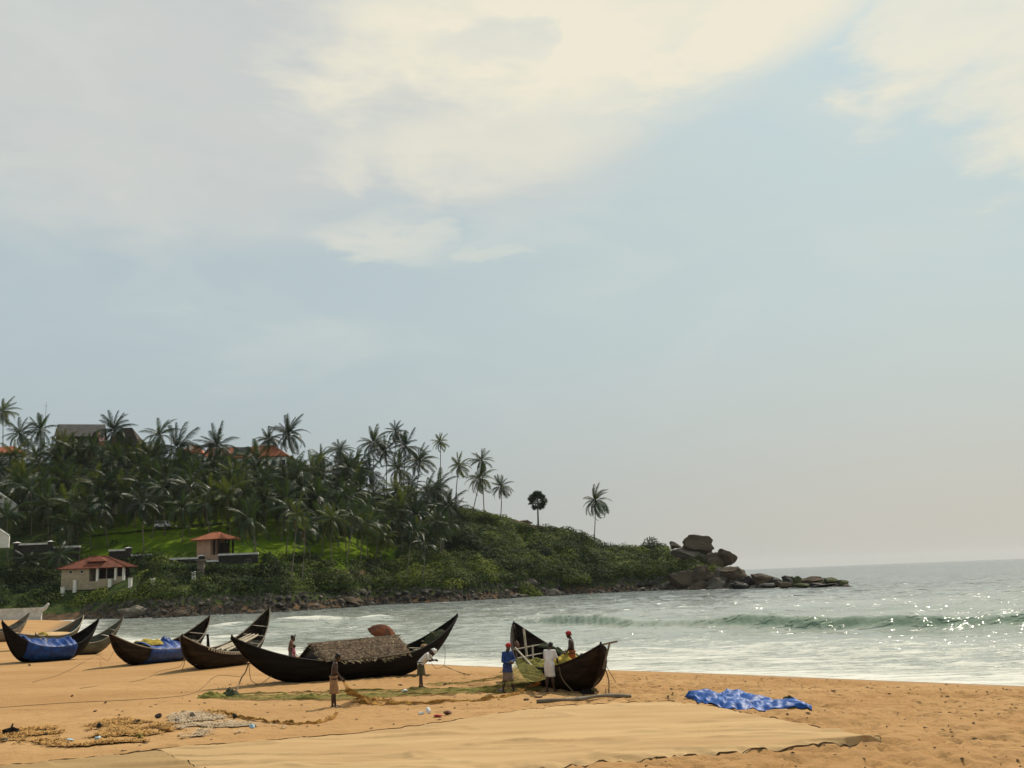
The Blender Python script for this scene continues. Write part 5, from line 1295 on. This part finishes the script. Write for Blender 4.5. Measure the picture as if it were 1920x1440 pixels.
def sheet(f, nu, nv, m, name, label, cat):
    U_, V_ = np.meshgrid(np.linspace(0, 1, nu), np.linspace(0, 1, nv), indexing='ij'); co = f(U_, V_).reshape(-1, 3).astype(np.float32)
    i = np.arange(nu * nv).reshape(nu, nv); q = np.stack([i[:-1, :-1], i[1:, :-1], i[1:, 1:], i[:-1, 1:]], -1).reshape(-1, 4)
    me = bpy.data.meshes.new(name); fill(me, co, q); me.materials.append(M[m]); me.shade_smooth(); o = link(name, me)
    return tag(o, label, cat) if label else o
mat('pale_net', (.46, .310, .155), (.37, .235, .112), rough=.95, scale=.9, bump=.03, bscale=5, spec=.08, stretch=(.16, 1, 1), detail=8)
mat('dull_net', (.34, .225, .105), (.27, .17, .078), rough=.95, scale=.9, bump=.012, bscale=6, spec=.08, stretch=(.3, 1, 1))
mat('net_edge', (.13, .075, .03), (.07, .04, .02), rough=.95, scale=8)
f1_ = sheet_f(TOP, BOT, 2); sheet(f1_, 330, 110, 'pale_net', 'spread_net', 'huge pale fine-meshed net spread flat over the foreground sand', 'net')
TOP2 = poly_xy([(-260, 1472), (-100, 1450), (0, 1438), (110, 1427), (233, 1415), (322, 1407)]); BOT2 = poly_xy([(-260, 1560), (-100, 1540), (40, 1520), (180, 1500), (310, 1480), (440, 1466)])
f2_ = sheet_f(TOP2, BOT2, 7, lift=.014); sheet(f2_, 110, 60, 'dull_net', 'spread_net', 'duller tan net spread at the lower left corner beside the pale one', 'net')
def edge_rope(f, v, n, u0, u1, r, label):
    u = np.linspace(u0, u1, n); p = f(u, np.full(n, v)); p[:, 2] += .012
    p[:, 0] += (fbm(u * 60, u * 0 + v * 9, 3) - .5) * .12; p[:, 1] += (fbm(u * 70 + 5, u * 0 + v * 9, 3) - .5) * .12
    rr = [r * (.5 + 1.1 * float(x)) for x in fbm(u * 50, u * 0 + 2, 2)]
    tag(MB().tube([Vector(q) for q in p], rr, 5).build('net_rope', 'net_edge'), label, 'rope')
edge_rope(f1_, 0.0, 150, .53, 1.0, .013, 'dark rope along the far right edge of the pale net')
edge_rope(f1_, 1.0, 200, .3, 1.0, .015, 'dark rope along the near edge of the pale net')
edge_rope(f1_, 0.0, 150, 0, .53, .010, 'faint rope along the far left edge of the pale net')
edge_rope(f2_, 0.0, 120, .3, 1.0, .016, 'dark rope along the edge of the duller net at lower left')

# ---- crumpled blue tarp on the sand
c = GS(1400, 1316); n1, n2 = 110, 54
top_ = [(1283, 1306), (1310, 1300), (1350, 1299), (1365, 1297), (1395, 1299), (1440, 1307), (1480, 1315), (1522, 1321)]
bot_ = [(1286, 1309), (1310, 1317), (1345, 1325), (1365, 1329), (1410, 1330), (1455, 1329), (1490, 1328), (1522, 1329)]
T3 = np.array([[*wz((p[0], p[1] + 4))] for p in top_]); B3 = np.array([[*wz(p)] for p in bot_]); k3 = np.linspace(0, 1, 8)
def ftarp(u, v):
    a = np.stack([np.interp(u, k3, T3[:, i]) for i in (0, 1)], -1); b = np.stack([np.interp(u, k3, B3[:, i]) for i in (0, 1)], -1)
    p = a + (b - a) * v[..., None]; x, y = p[..., 0], p[..., 1]
    r1 = 1 - np.abs(fbm(u * 2.2 + v * 1.1 + 3, v * 2.6 - u * 3.0, 2) * 2 - 1) * 2.0; r2 = 1 - np.abs(fbm(u * 5 - v * 1.5 + 9, v * 4.5 + u * 7, 2) * 2 - 1) * 2.2
    e = sm(np.minimum(v, 1 - v) * 7) * sm(np.minimum(u, 1 - u) * 16)
    z = surf(x, y) + .03 + e * (.04 + .11 * np.clip(r1, 0, 1) * np.clip(1.25 - u, .3, 1) + .06 * np.clip(r2, -.3, 1)) + .02 * np.clip(r2, 0, 1)
    return np.stack([x, y + .1 * r1 * e, z], -1)
mat('tarp_blue', (.006, .085, .34), (.004, .048, .22), rough=.5, scale=3, bump=.015, bscale=4, spec=.25)
o = sheet(ftarp, n1, n2, 'tarp_blue', 'ground_tarp', 'crumpled bright blue tarp lying on the bare sand at right', 'tarp')
o.modifiers.new('s', 'SOLIDIFY').thickness = .01
heap('net_bundle', GS(1479, 1320, .06), .24, .12, .20, 'dark_net', 'small black bundle on the right end of the blue ground tarp', 'bundle', 51, n=12)

# ---- log
P = [GS(1006, 1322, .10), GS(1050, 1320, .12), GS(1090, 1315, .13), GS(1130, 1312, .12), GS(1183, 1309, .10)]
o = MB().tube(smooth_path(P, 18), [.06 + .012 * math.sin(i * .9) for i in range(19)], 9).build('log', 'grey_wood', None, True); tag(o, 'long bent grey log lying on the sand in front of the net boat', 'log')

# ---- rubbish and stones
def stone(px, py, w_, h, m, label, cat, seed, dep=.8):
    me = rock_mesh('stone', m, seed, 2, .4); o = link({'stone': 'stone', 'plastic bag': 'plastic_bag', 'cloth': 'cloth', 'lump': 'net_lump', 'stick': 'stick'}.get(cat, 'stone'), me)
    p = GS(px, py); k = p.y / FPX; o.scale = (w_ * k / 2, w_ * k / 2 * dep, h * k / 2 * 1.2); o.location = p + Vector((0, 0, h * k * .42)); o.rotation_euler = (0, 0, seed); tag(o, label, cat)
for a in [(20, 1378, 30, 14, 'tarred_wood', 'charred dark heap at the left edge of the ochre net litter', 'lump', 1), (185, 1368, 17, 10, 'rock_grey', 'dark stone on the ochre litter, left one', 'stone', 2), (256, 1359, 14, 7, 'rock_grey', 'dark stone on the ochre litter, nearest the ash heap', 'stone', 3),
          (131, 1390, 18, 7, 'plastic_blue', 'pale blue plastic bag on the ochre litter', 'plastic bag', 4), (184, 1386, 16, 6, 'plastic_blue', 'greyish plastic bag right of the pale blue one', 'plastic bag', 5), (262, 1384, 24, 9, 'green_net', 'dark green lump at the front of the ochre litter', 'lump', 6),
          (298, 1349, 16, 9, 'rock_grey', 'square grey stone at the left of the ash heap', 'stone', 7), (343, 1337, 12, 6, 'rock_grey', 'small dark stone behind the ash heap', 'stone', 8), (361, 1349, 12, 11, 'rock_pale', 'upright pale stone on the ash heap', 'stone', 9),
          (331, 1356, 12, 8, 'rock_pale', 'pale stone in the front of the ash heap', 'stone', 10), (441, 1346, 13, 10, 'rock_grey', 'dark round stone on the net line right of the ash heap', 'stone', 11), (472, 1366, 16, 9, 'plastic_blue', 'blue white plastic bag right of the ash heap', 'plastic bag', 12),
          (308, 1374, 34, 15, 'straw', 'large rust coloured net lump between litter and ash', 'lump', 13), (86, 1378, 10, 5, 'rock_grey', 'small grey stone left on the ochre litter', 'stone', 14), (8, 1392, 18, 8, 'rock_pale', 'pale stone at the left edge below the charred heap', 'stone', 15),
          (790, 1339, 12, 6, 'plastic_white', 'white bag scrap left of the white bundle', 'plastic bag', 16), (803, 1338, 12, 12, 'plastic_white', 'white crumpled bag standing on the sand beside the red cloth', 'plastic bag', 17), (822, 1343, 24, 4, 'red_cloth', 'thin red brown cloth strip by the white bag', 'cloth', 18),
          (840, 1342, 17, 9, 'rust_paint', 'rust red cloth bundle right of the white bag', 'cloth', 19), (760, 1299, 16, 7, 'plastic_white', 'white bag on the green net near the bent man', 'plastic bag', 20), (937, 1296, 13, 6, 'navy_cloth', 'dark blue bag at the feet of the man in blue', 'plastic bag', 21),
          (1008, 1306, 18, 6, 'tan_cloth', 'pale sandy lump in front of the man in white', 'lump', 22), (986, 1311, 15, 4, 'twig', 'brown driftwood lump left of the pale lump', 'lump', 23), (135, 1305, 7, 4, 'twig', 'small dark lump alone on the sand at left', 'lump', 24),
          (197, 1319, 6, 4, 'twig', 'tiny dark lump on the open sand below the tarp boats', 'lump', 25), (179, 1335, 9, 4, 'twig', 'small twig lump on the bare sand above the ochre litter', 'lump', 26), (55, 1248, 7, 5, 'twig', 'small dark lump in front of the black boat', 'lump', 27),
          (750, 1285, 12, 3, 'twig', 'flat dark scrap behind the green net', 'lump', 28), (834, 1285, 9, 5, 'twig', 'dark scrap behind the bent man', 'lump', 29), (384, 1318, 8, 3, 'twig', 'small dark scrap below the left end of the green net', 'lump', 30)]:
    stone(*a)
o = MB().tube([GS(20, 1378, .1), GS(20, 1378, .22) + Vector((.02, 0, 0)), GS(20, 1378, .32) + Vector((.05, 0, 0))], [.05, .035, .02], 5).build('stick', 'twig'); tag(o, 'short stick poking out of the charred heap', 'stick')
def litter(name, pixs, m, label, cat, seed, amp, blades, hole=.45, bl=(.06, .2)):
    P = np.array([[*wz(p)] for p in pixs]); x0, y0 = P.min(0); x1, y1 = P.max(0); nx = int((x1 - x0) / .07); ny = int((y1 - y0) / .07)
    X_, Y_ = np.meshgrid(np.linspace(x0, x1, nx), np.linspace(y0, y1, ny), indexing='ij')
    inside = np.zeros_like(X_); n = len(P); c_ = False; ins = np.zeros_like(X_, bool)
    for i in range(n):
        (ax_, ay), (bx, by) = P[i], P[(i + 1) % n]
        cond = ((ay > Y_) != (by > Y_)) & (X_ < (bx - ax_) * (Y_ - ay) / (by - ay + 1e-9) + ax_); ins ^= cond
    n_ = fbm(X_ * 1.1 + seed, Y_ * 1.3 + seed, 4); n2_ = fbm(X_ * 5 + seed, Y_ * 5, 3)
    Zz = surf(X_, Y_) + .012 + amp * np.clip(n_ - hole + .1, 0, 1) * 1.6 + amp * .5 * n2_
    ok = ins & (n_ + (n2_ - .5) * .25 > hole)
    i = np.arange(nx * ny).reshape(nx, ny); q = np.stack([i[:-1, :-1], i[1:, :-1], i[1:, 1:], i[:-1, 1:]], -1); kk = ok[:-1, :-1] & ok[1:, 1:] & ok[1:, :-1] & ok[:-1, 1:]
    mb = MB(); mb.add(np.stack([X_, Y_, Zz], -1).reshape(-1, 3).tolist(), [tuple(r_) for r_ in q[kk].tolist()])
    idx = np.argwhere(ok); rs = random.Random(seed)
    for _ in range(blades):
        a_, b_ = idx[rs.randrange(len(idx))]; p = Vector((X_[a_, b_], Y_[a_, b_], Zz[a_, b_] + .02)); w_ = rs.random() * 6.28; L = rs.uniform(*bl)
        d = Vector((math.cos(w_), math.sin(w_), rs.uniform(-.1, .35))) * L; s_ = Vector((-math.sin(w_), math.cos(w_), 0)) * .012
        mb.add([p - s_, p + s_, p + d + s_, p + d - s_], [(0, 1, 2, 3)])
    o = mb.build(name, m); tag(o, label, cat, kind='stuff')
litter('net_litter', [(-40, 1372), (60, 1362), (150, 1360), (210, 1352), (300, 1348), (330, 1362), (325, 1380), (270, 1392), (150, 1402), (60, 1398), (-40, 1400)], 'straw', 'ochre net scraps and straw littering the sand at lower left', 'litter', 3, .035, 6500, .49)
litter('ash_rubble', [(312, 1345), (345, 1334), (390, 1334), (440, 1350), (500, 1360), (545, 1366), (500, 1374), (420, 1380), (340, 1386), (318, 1370)], 'ash', 'pale ash and shell rubble heap on the sand', 'rubble', 9, .045, 4200, .47, (.03, .09))
litter('net_litter', [(375, 1334), (420, 1334), (470, 1344), (430, 1345), (390, 1341)], 'straw', 'small ochre scraps behind the ash rubble', 'litter', 12, .04, 300, .42)
# dark flecks added over the trampled sand, standing for footprint shade
mb = MB(); rs = random.Random(8)
for _ in range(1500):
    x = rs.uniform(-14, 20); y = rs.uniform(19, 47)
    if shore_d(np.array([x]), np.array([y]))[0] < 3: continue
    if x < 2 and rs.random() < .6: continue
    w_ = rs.random() * 6.28; L = rs.uniform(.03, .11); p = Vector((x, y, SZ(x, y) + .015))
    d = Vector((math.cos(w_), math.sin(w_), 0)) * L; s_ = Vector((-d.y, d.x, 0)) * rs.uniform(.15, .45); u_ = Vector((0, 0, rs.uniform(.01, .035)))
    mb.add([p - d, p - s_, p + d, p + s_, p + u_], [(0, 1, 4), (1, 2, 4), (2, 3, 4), (3, 0, 4)])
tag(mb.build('footprint_shade_flecks', 'twig'), 'tiny dark flecks over the trampled sand, standing for footprint shade', 'shade fleck', kind='stuff')
# ------------------------------------------------------------------ people
def capsule(mb, a, b, ra, rb, n=10, flat=1.0):
    a, b = Vector(a), Vector(b); d = (b - a); L = d.length or .001; d = d / L
    pts, rad = [], []
    for k in (90, 60, 30, 0): w_ = R(k); pts.append(a - d * ra * math.sin(w_)); rad.append(max(ra * math.cos(w_), .0008))
    for k in (0, 30, 60, 90): w_ = R(k); pts.append(b + d * rb * math.sin(w_)); rad.append(max(rb * math.cos(w_), .0008))
    mb.tube(pts, rad, n, flat)
def remeshed(mb, name, m, parent, vox, it=3):
    o = mb.build(name, m, parent, True); md = o.modifiers.new('r', 'REMESH'); md.mode = 'VOXEL'; md.voxel_size = vox; md.use_smooth_shade = True
    ms = o.modifiers.new('s', 'SMOOTH'); ms.factor = .5; ms.iterations = it; return o
def ellipsoid(mb, c, r, n=12):
    c = Vector(c); vs = []; fs = []
    for i in range(n + 1):
        th_ = math.pi * i / n
        for j in range(n): ph = 2 * math.pi * j / n; vs.append(c + Vector((r[0] * math.sin(th_) * math.cos(ph), r[1] * math.sin(th_) * math.sin(ph), r[2] * math.cos(th_))))
    fs = [(i * n + j, i * n + (j + 1) % n, (i + 1) * n + (j + 1) % n, (i + 1) * n + j) for i in range(n) for j in range(n)]
    mb.add(vs, fs)
def person(loc, yaw, H, label, bend=0, head_tilt=0, arms=None, legs=None, shirt=None, sleeve='short', lower=None, hem=.5, lower2=None, turban=None, hair=True, hemshirt=.86, loose=1.05, build=1.12):
    """front = +x, left = +y, z up, built for 1.7 m and scaled"""
    t = thing('person', loc, label, 'person', rz=yaw, scale=H / 1.7)
    pel = Vector((0, 0, .93)); Rb = Matrix.Rotation(bend, 3, 'Y')
    U = lambda x, y, z: pel + Rb @ (Vector((x, y, z)) - pel)
    chest, neckb, neckt = U(0, 0, 1.27), U(0, 0, 1.42), U(.01, 0, 1.50)
    hr = Matrix.Rotation(bend + head_tilt, 3, 'Y'); hc = neckt + hr @ Vector((.025, 0, .105))
    HD_ = lambda x, y, z: hc + hr @ Vector((x, y, z))
    sh = {1: U(0, .175, 1.385), -1: U(0, -.175, 1.385)}
    L_ = legs or {}; A = arms or {}
    b = MB(); k = build
    capsule(b, pel + Vector((0, .07, -.02)), pel + Vector((0, -.07, -.02)), .115, .115, flat=.9)
    capsule(b, pel, U(0, 0, 1.08), .122, .110); capsule(b, U(0, .05, 1.12), U(0, .07, 1.30), .100, .100); capsule(b, U(0, -.05, 1.12), U(0, -.07, 1.30), .100, .100)
    capsule(b, sh[1], sh[-1], .062, .062); capsule(b, neckb, neckt, .062, .054)
    ellipsoid(b, HD_(0, 0, .02), (.092, .076, .108)); capsule(b, HD_(.035, 0, -.06), HD_(.06, 0, -.085), .05, .036)
    capsule(b, HD_(.088, 0, .012), HD_(.108, 0, -.022), .011, .015, 8)              # nose
    capsule(b, HD_(.084, .028, .03), HD_(.084, -.028, .03), .012, .012, 8)          # brow
    capsule(b, HD_(.086, .014, -.052), HD_(.086, -.014, -.052), .010, .010, 8)      # lips
    for s_ in (1, -1):
        capsule(b, HD_(-.005, s_ * .076, .012), HD_(-.008, s_ * .080, -.018), .016, .012, 8)   # ear
        hip_ = Vector((0, s_ * .09, .90)); kn = Vector(L_.get(s_, ((.02, s_ * .10, .49), (0, s_ * .105, .085)))[0]); an = Vector(L_.get(s_, ((.02, s_ * .10, .49), (0, s_ * .105, .085)))[1])
        capsule(b, hip_, kn, .088, .055 * k); mid = lerp(kn, an, .3) + Vector((-.018, 0, 0)); capsule(b, kn, mid, .052 * k, .056 * k); capsule(b, mid, an, .054 * k, .036)
        toe = an + Vector((.15, s_ * .02, -.055)); capsule(b, an + Vector((-.035, 0, -.05)), toe - Vector((.03, 0, 0)), .034, .028, flat=1)
        for q in range(5): capsule(b, toe + Vector((-.04, (q - 2) * .017, 0)), toe + Vector((.032 - abs(q - (1.0 if s_ > 0 else 3.0)) * .006, (q - 2) * .018, -.008)), .011, .010, 6)
        el_, wr, hd = A.get(s_, ((.02, s_ * .23, 1.12), (.08, s_ * .24, .88), (.3, 0, -1)))
        el_, wr = Vector(el_), Vector(wr); hd = Vector(hd).normalized()
        capsule(b, sh[s_], el_, .050 * k, .040 * k); capsule(b, el_, wr, .040 * k, .026)
        side = hd.cross(Vector((s_ * .3, 1, .2))).normalized(); nrm = hd.cross(side)
        capsule(b, wr, wr + hd * .055 + side * .015, .024, .026); capsule(b, wr + hd * .02, wr + hd * .065 - side * .015, .022, .022)
        for q, ln in enumerate((.062, .074, .070, .052)):
            r0 = wr + hd * .07 + side * (.027 - q * .018); m1 = r0 + hd * ln * .55 + nrm * .006; e_ = m1 + (hd * .7 + nrm * .8).normalized() * ln * .5
            capsule(b, r0, m1, .0100, .0095, 6); capsule(b, m1, e_, .0095, .0085, 6)
        r0 = wr + hd * .025 + side * .028; m1 = r0 + (hd * .6 + side * .8).normalized() * .035; capsule(b, r0, m1, .012, .011, 6); capsule(b, m1, m1 + (hd + side * .2 + nrm * .5).normalized() * .03, .011, .009, 6)
    remeshed(b, 'body', 'skin', t, .0105, 2)
    for s_ in (1, -1):
        e_ = MB(); ellipsoid(e_, HD_(.080, s_ * .030, .012), (.010, .013, .009), 8); e_.build('eye', 'plastic_white', t, True)
    if hair and not turban:
        h_ = MB(); ellipsoid(h_, HD_(-.014, 0, .045), (.098, .086, .098)); capsule(h_, HD_(-.06, .03, -.02), HD_(-.06, -.03, -.02), .04, .04); remeshed(h_, 'hair', 'hair', t, .013, 2)
    if turban:
        h_ = MB(); ellipsoid(h_, HD_(-.01, 0, .085), (.105, .094, .080))
        for q, (tz, tx) in enumerate(((.050, .3), (.075, -.25), (.100, .15))):
            ring = [HD_(-.008 + math.cos(w_) * .100, math.sin(w_) * .088, tz + math.cos(w_) * tx * .06 + .006 * math.sin(3 * w_)) for w_ in [i / 14 * 6.283 for i in range(15)]]
            h_.tube(ring, .024 - .003 * q, 7)
        capsule(h_, HD_(-.09, .02, .05), HD_(-.12, .03, -.05), .024, .015)
        remeshed(h_, 'turban', turban, t, .012, 2)
    if shirt:
        c_ = MB(); q = loose
        capsule(c_, U(0, .055, 1.15), U(0, .085, 1.33), .128 * q, .105); capsule(c_, U(0, -.055, 1.15), U(0, -.085, 1.33), .128 * q, .105)
        capsule(c_, U(0, 0, 1.10), U(0, 0, 1.0) if hemshirt < .95 else U(0, 0, 1.06), .142 * q, .146 * q); capsule(c_, pel + Vector((0, .05, 0)), Vector((0, .05, hemshirt)), .135 * q, .128 * q); capsule(c_, pel + Vector((0, -.05, 0)), Vector((0, -.05, hemshirt)), .135 * q, .128 * q)
        capsule(c_, sh[1] + Vector((0, 0, .005)), sh[-1] + Vector((0, 0, .005)), .070, .070)
        for s_ in (1, -1):
            el_, wr, hd = A.get(s_, ((.02, s_ * .23, 1.12), (.08, s_ * .24, .88), (.3, 0, -1))); el_, wr = Vector(el_), Vector(wr)
            if sleeve == 'short': capsule(c_, sh[s_], lerp(sh[s_], el_, .72), .064, .062)
            else: capsule(c_, sh[s_], el_, .064, .052); capsule(c_, el_, lerp(el_, wr, .62), .051, .044)
        remeshed(c_, 'shirt', shirt, t, .014, 4)
        col_ = MB(); col_.tube([neckb + Rb @ Vector((math.cos(w_) * .062, math.sin(w_) * .068, .015)) for w_ in [i / 10 * 6.283 for i in range(11)]], .014, 6); col_.build('collar', shirt, t, True)
    if lower:
        def skirt(z0, z1, m, name, ex, seed):
            P = []; nz = 9
            kn = {s_: Vector(L_.get(s_, ((.02, s_ * .10, .49), (0, s_ * .105, .085)))[0]) for s_ in (1, -1)}; an = {s_: Vector(L_.get(s_, ((.02, s_ * .10, .49), (0, s_ * .105, .085)))[1]) for s_ in (1, -1)}
            def leg(s_, z):
                h0 = Vector((0, s_ * .09, .90)); k_ = kn[s_]
                return lerp(k_, h0, (z - k_.z) / (h0.z - k_.z)) if z > k_.z else lerp(an[s_], k_, (z - an[s_].z) / (k_.z - an[s_].z))
            for i in range(nz + 1):
                z = lerp(z0, z1, i / nz); row = []
                la, lb = (leg(1, min(z, .9)), leg(-1, min(z, .9))); cx = (la.x + lb.x) / 2 if z < .9 else 0; sxr = abs(la.x - lb.x) / 2; sy = abs(la.y - lb.y) / 2
                for j in range(37):
                    w_ = j / 36 * 6.28318; fo_ = 1 + .035 * ex * math.sin(w_ * 7 + seed + z * 3) * (i / nz) + .02 * math.sin(w_ * 13 + seed) * (i / nz)
                    rx = (.125 + sxr * .9 + .012 * ex * i / nz) * fo_; ry = (.085 + max(sy, .07) + .014 * ex * i / nz) * fo_
                    row.append(Vector((cx + math.cos(w_) * rx, math.sin(w_) * ry, z)))
                P.append(row)
            o = MB().grid(P).build(name, m, t, True); md = o.modifiers.new('s', 'SOLIDIFY'); md.thickness = .012; md.offset = 1
        skirt(1.0, hem, lower, 'lungi', 1.0, yaw)
        if lower2: skirt(.985, .72, lower2, 'folded_lungi', 1.6, yaw + 2)
        MB().tube([Vector((math.cos(w_) * .14, math.sin(w_) * .165, .985 + .01 * math.sin(w_))) for w_ in [i / 20 * 6.2832 for i in range(21)]], .020, 6).build('waist_roll', lower2 or lower, t, True)
    return t
g = lambda px, py: GS(px, py)
# dark man in loincloth holding the ochre net, back half turned, facing right
person(g(626, 1324), R(18), 1.74, 'shirtless dark-skinned person in a tan lungi holding the end of the ochre net', bend=R(6), head_tilt=R(18),
       arms={1: ((.10, .24, 1.13), (.24, .16, .92), (.8, -.2, -.6)), -1: ((.06, -.24, 1.12), (.24, -.10, .88), (.8, .1, -.6))},
       legs={1: ((.03, .09, .49), (.06, .10, .085)), -1: ((-.01, -.09, .49), (-.06, -.09, .085))}, lower='tan_cloth', hem=.44)
person(g(790, 1291), R(-8), 1.68, 'person in white shirt and olive checked lungi bent over near the middle of the beach', bend=R(42), head_tilt=R(28),
       arms={1: ((.42, .20, 1.05), (.56, .08, 1.02), (1, 0, -.1)), -1: ((.40, -.20, 1.03), (.58, -.06, 1.04), (1, .1, -.1))},
       legs={1: ((-.02, .14, .49), (-.10, .20, .085)), -1: ((.04, -.16, .49), (.10, -.24, .085))}, shirt='white_cloth', sleeve='short', lower='olive_check', hem=.50, turban='white_cloth', hemshirt=.88, loose=1.0)
person(g(953, 1297), R(-52), 1.72, 'person in blue shirt and red headcloth standing with folded arms by the green net', bend=R(3), head_tilt=R(14),
       arms={1: ((.08, .27, 1.12), (.20, .06, 1.08), (.3, -1, 0)), -1: ((.08, -.27, 1.12), (.22, -.04, 1.03), (.3, 1, .1))},
       legs={1: ((.06, .13, .49), (.14, .15, .085)), -1: ((-.02, -.12, .49), (-.08, -.17, .085))}, shirt='blue_cloth', sleeve='long', lower='brown_check', lower2='navy_cloth', hem=.42, turban='red_cloth', hemshirt=.90)
person(g(1032, 1297), R(62), 1.74, 'person in white shirt seen from behind, facing the net boat', bend=R(9), head_tilt=R(24),
       arms={1: ((.16, .24, 1.12), (.34, .12, 1.02), (1, -.3, -.2)), -1: ((.14, -.25, 1.10), (.34, -.16, .98), (1, .2, -.2))},
       legs={1: ((.02, .10, .49), (-.04, .12, .085)), -1: ((.02, -.10, .49), (.08, -.13, .085))}, shirt='white_cloth', sleeve='short', lower='white_cloth', hem=.52, hemshirt=.72, loose=1.12)
pf = B_.w(.37, -.05, B_.kz(.37) + .24 * (B_.gz(.37) - B_.kz(.37)))
pf.z = at(1077, 1183, pf.y).z - 1.70
person(pf, R(165), 1.66, 'shirtless person in red headcloth and orange lungi standing inside the net boat', bend=R(4), head_tilt=R(10),
       arms={1: ((.05, .24, 1.13), (.18, .20, .93), (1, 0, -.4)), -1: ((.08, -.24, 1.13), (.22, -.14, .98), (1, .2, -.3))}, lower='orange_cloth', hem=.4, turban='red_cloth')
yb = 55.5
person(bp(545, 1250, yb), R(5), 1.66, 'person in reddish top with an arm raised to the head behind the largest boat', bend=R(4), head_tilt=R(6),
       arms={1: ((.16, .26, 1.44), (.20, .14, 1.66), (.4, -.4, .8)), -1: ((-.02, -.26, 1.12), (.14, -.22, 1.02), (1, .2, 0))}, shirt='rust_paint', sleeve='short', lower='grey_cloth', hem=.2, hemshirt=.9)
person(bp(551, 1250, yb - .3), R(10), 1.20, 'child in pink top standing beside the person with the raised arm', arms={1: ((.04, .24, 1.15), (.14, .2, .95), (1, 0, -.4))}, shirt='pink_cloth', sleeve='short', lower='white_cloth', hem=.25)
# ------------------------------------------------------------------ the sea air
hm = bpy.data.materials.new('haze'); hm.use_nodes = True; t = hm.node_tree; t.nodes.clear()
pv_ = t.nodes.new('ShaderNodeVolumePrincipled'); pv_.inputs['Color'].default_value = (.93, .96, 1.0, 1); pv_.inputs['Density'].default_value = .00004; pv_.inputs['Anisotropy'].default_value = .2
ou = t.nodes.new('ShaderNodeOutputMaterial'); t.links.new(pv_.outputs[0], ou.inputs['Volume'])
hzb = MB().box((-9200, -800, -6.5), (9200, 9700, 85)).build('haze', hm); hzb['kind'] = 'stuff'
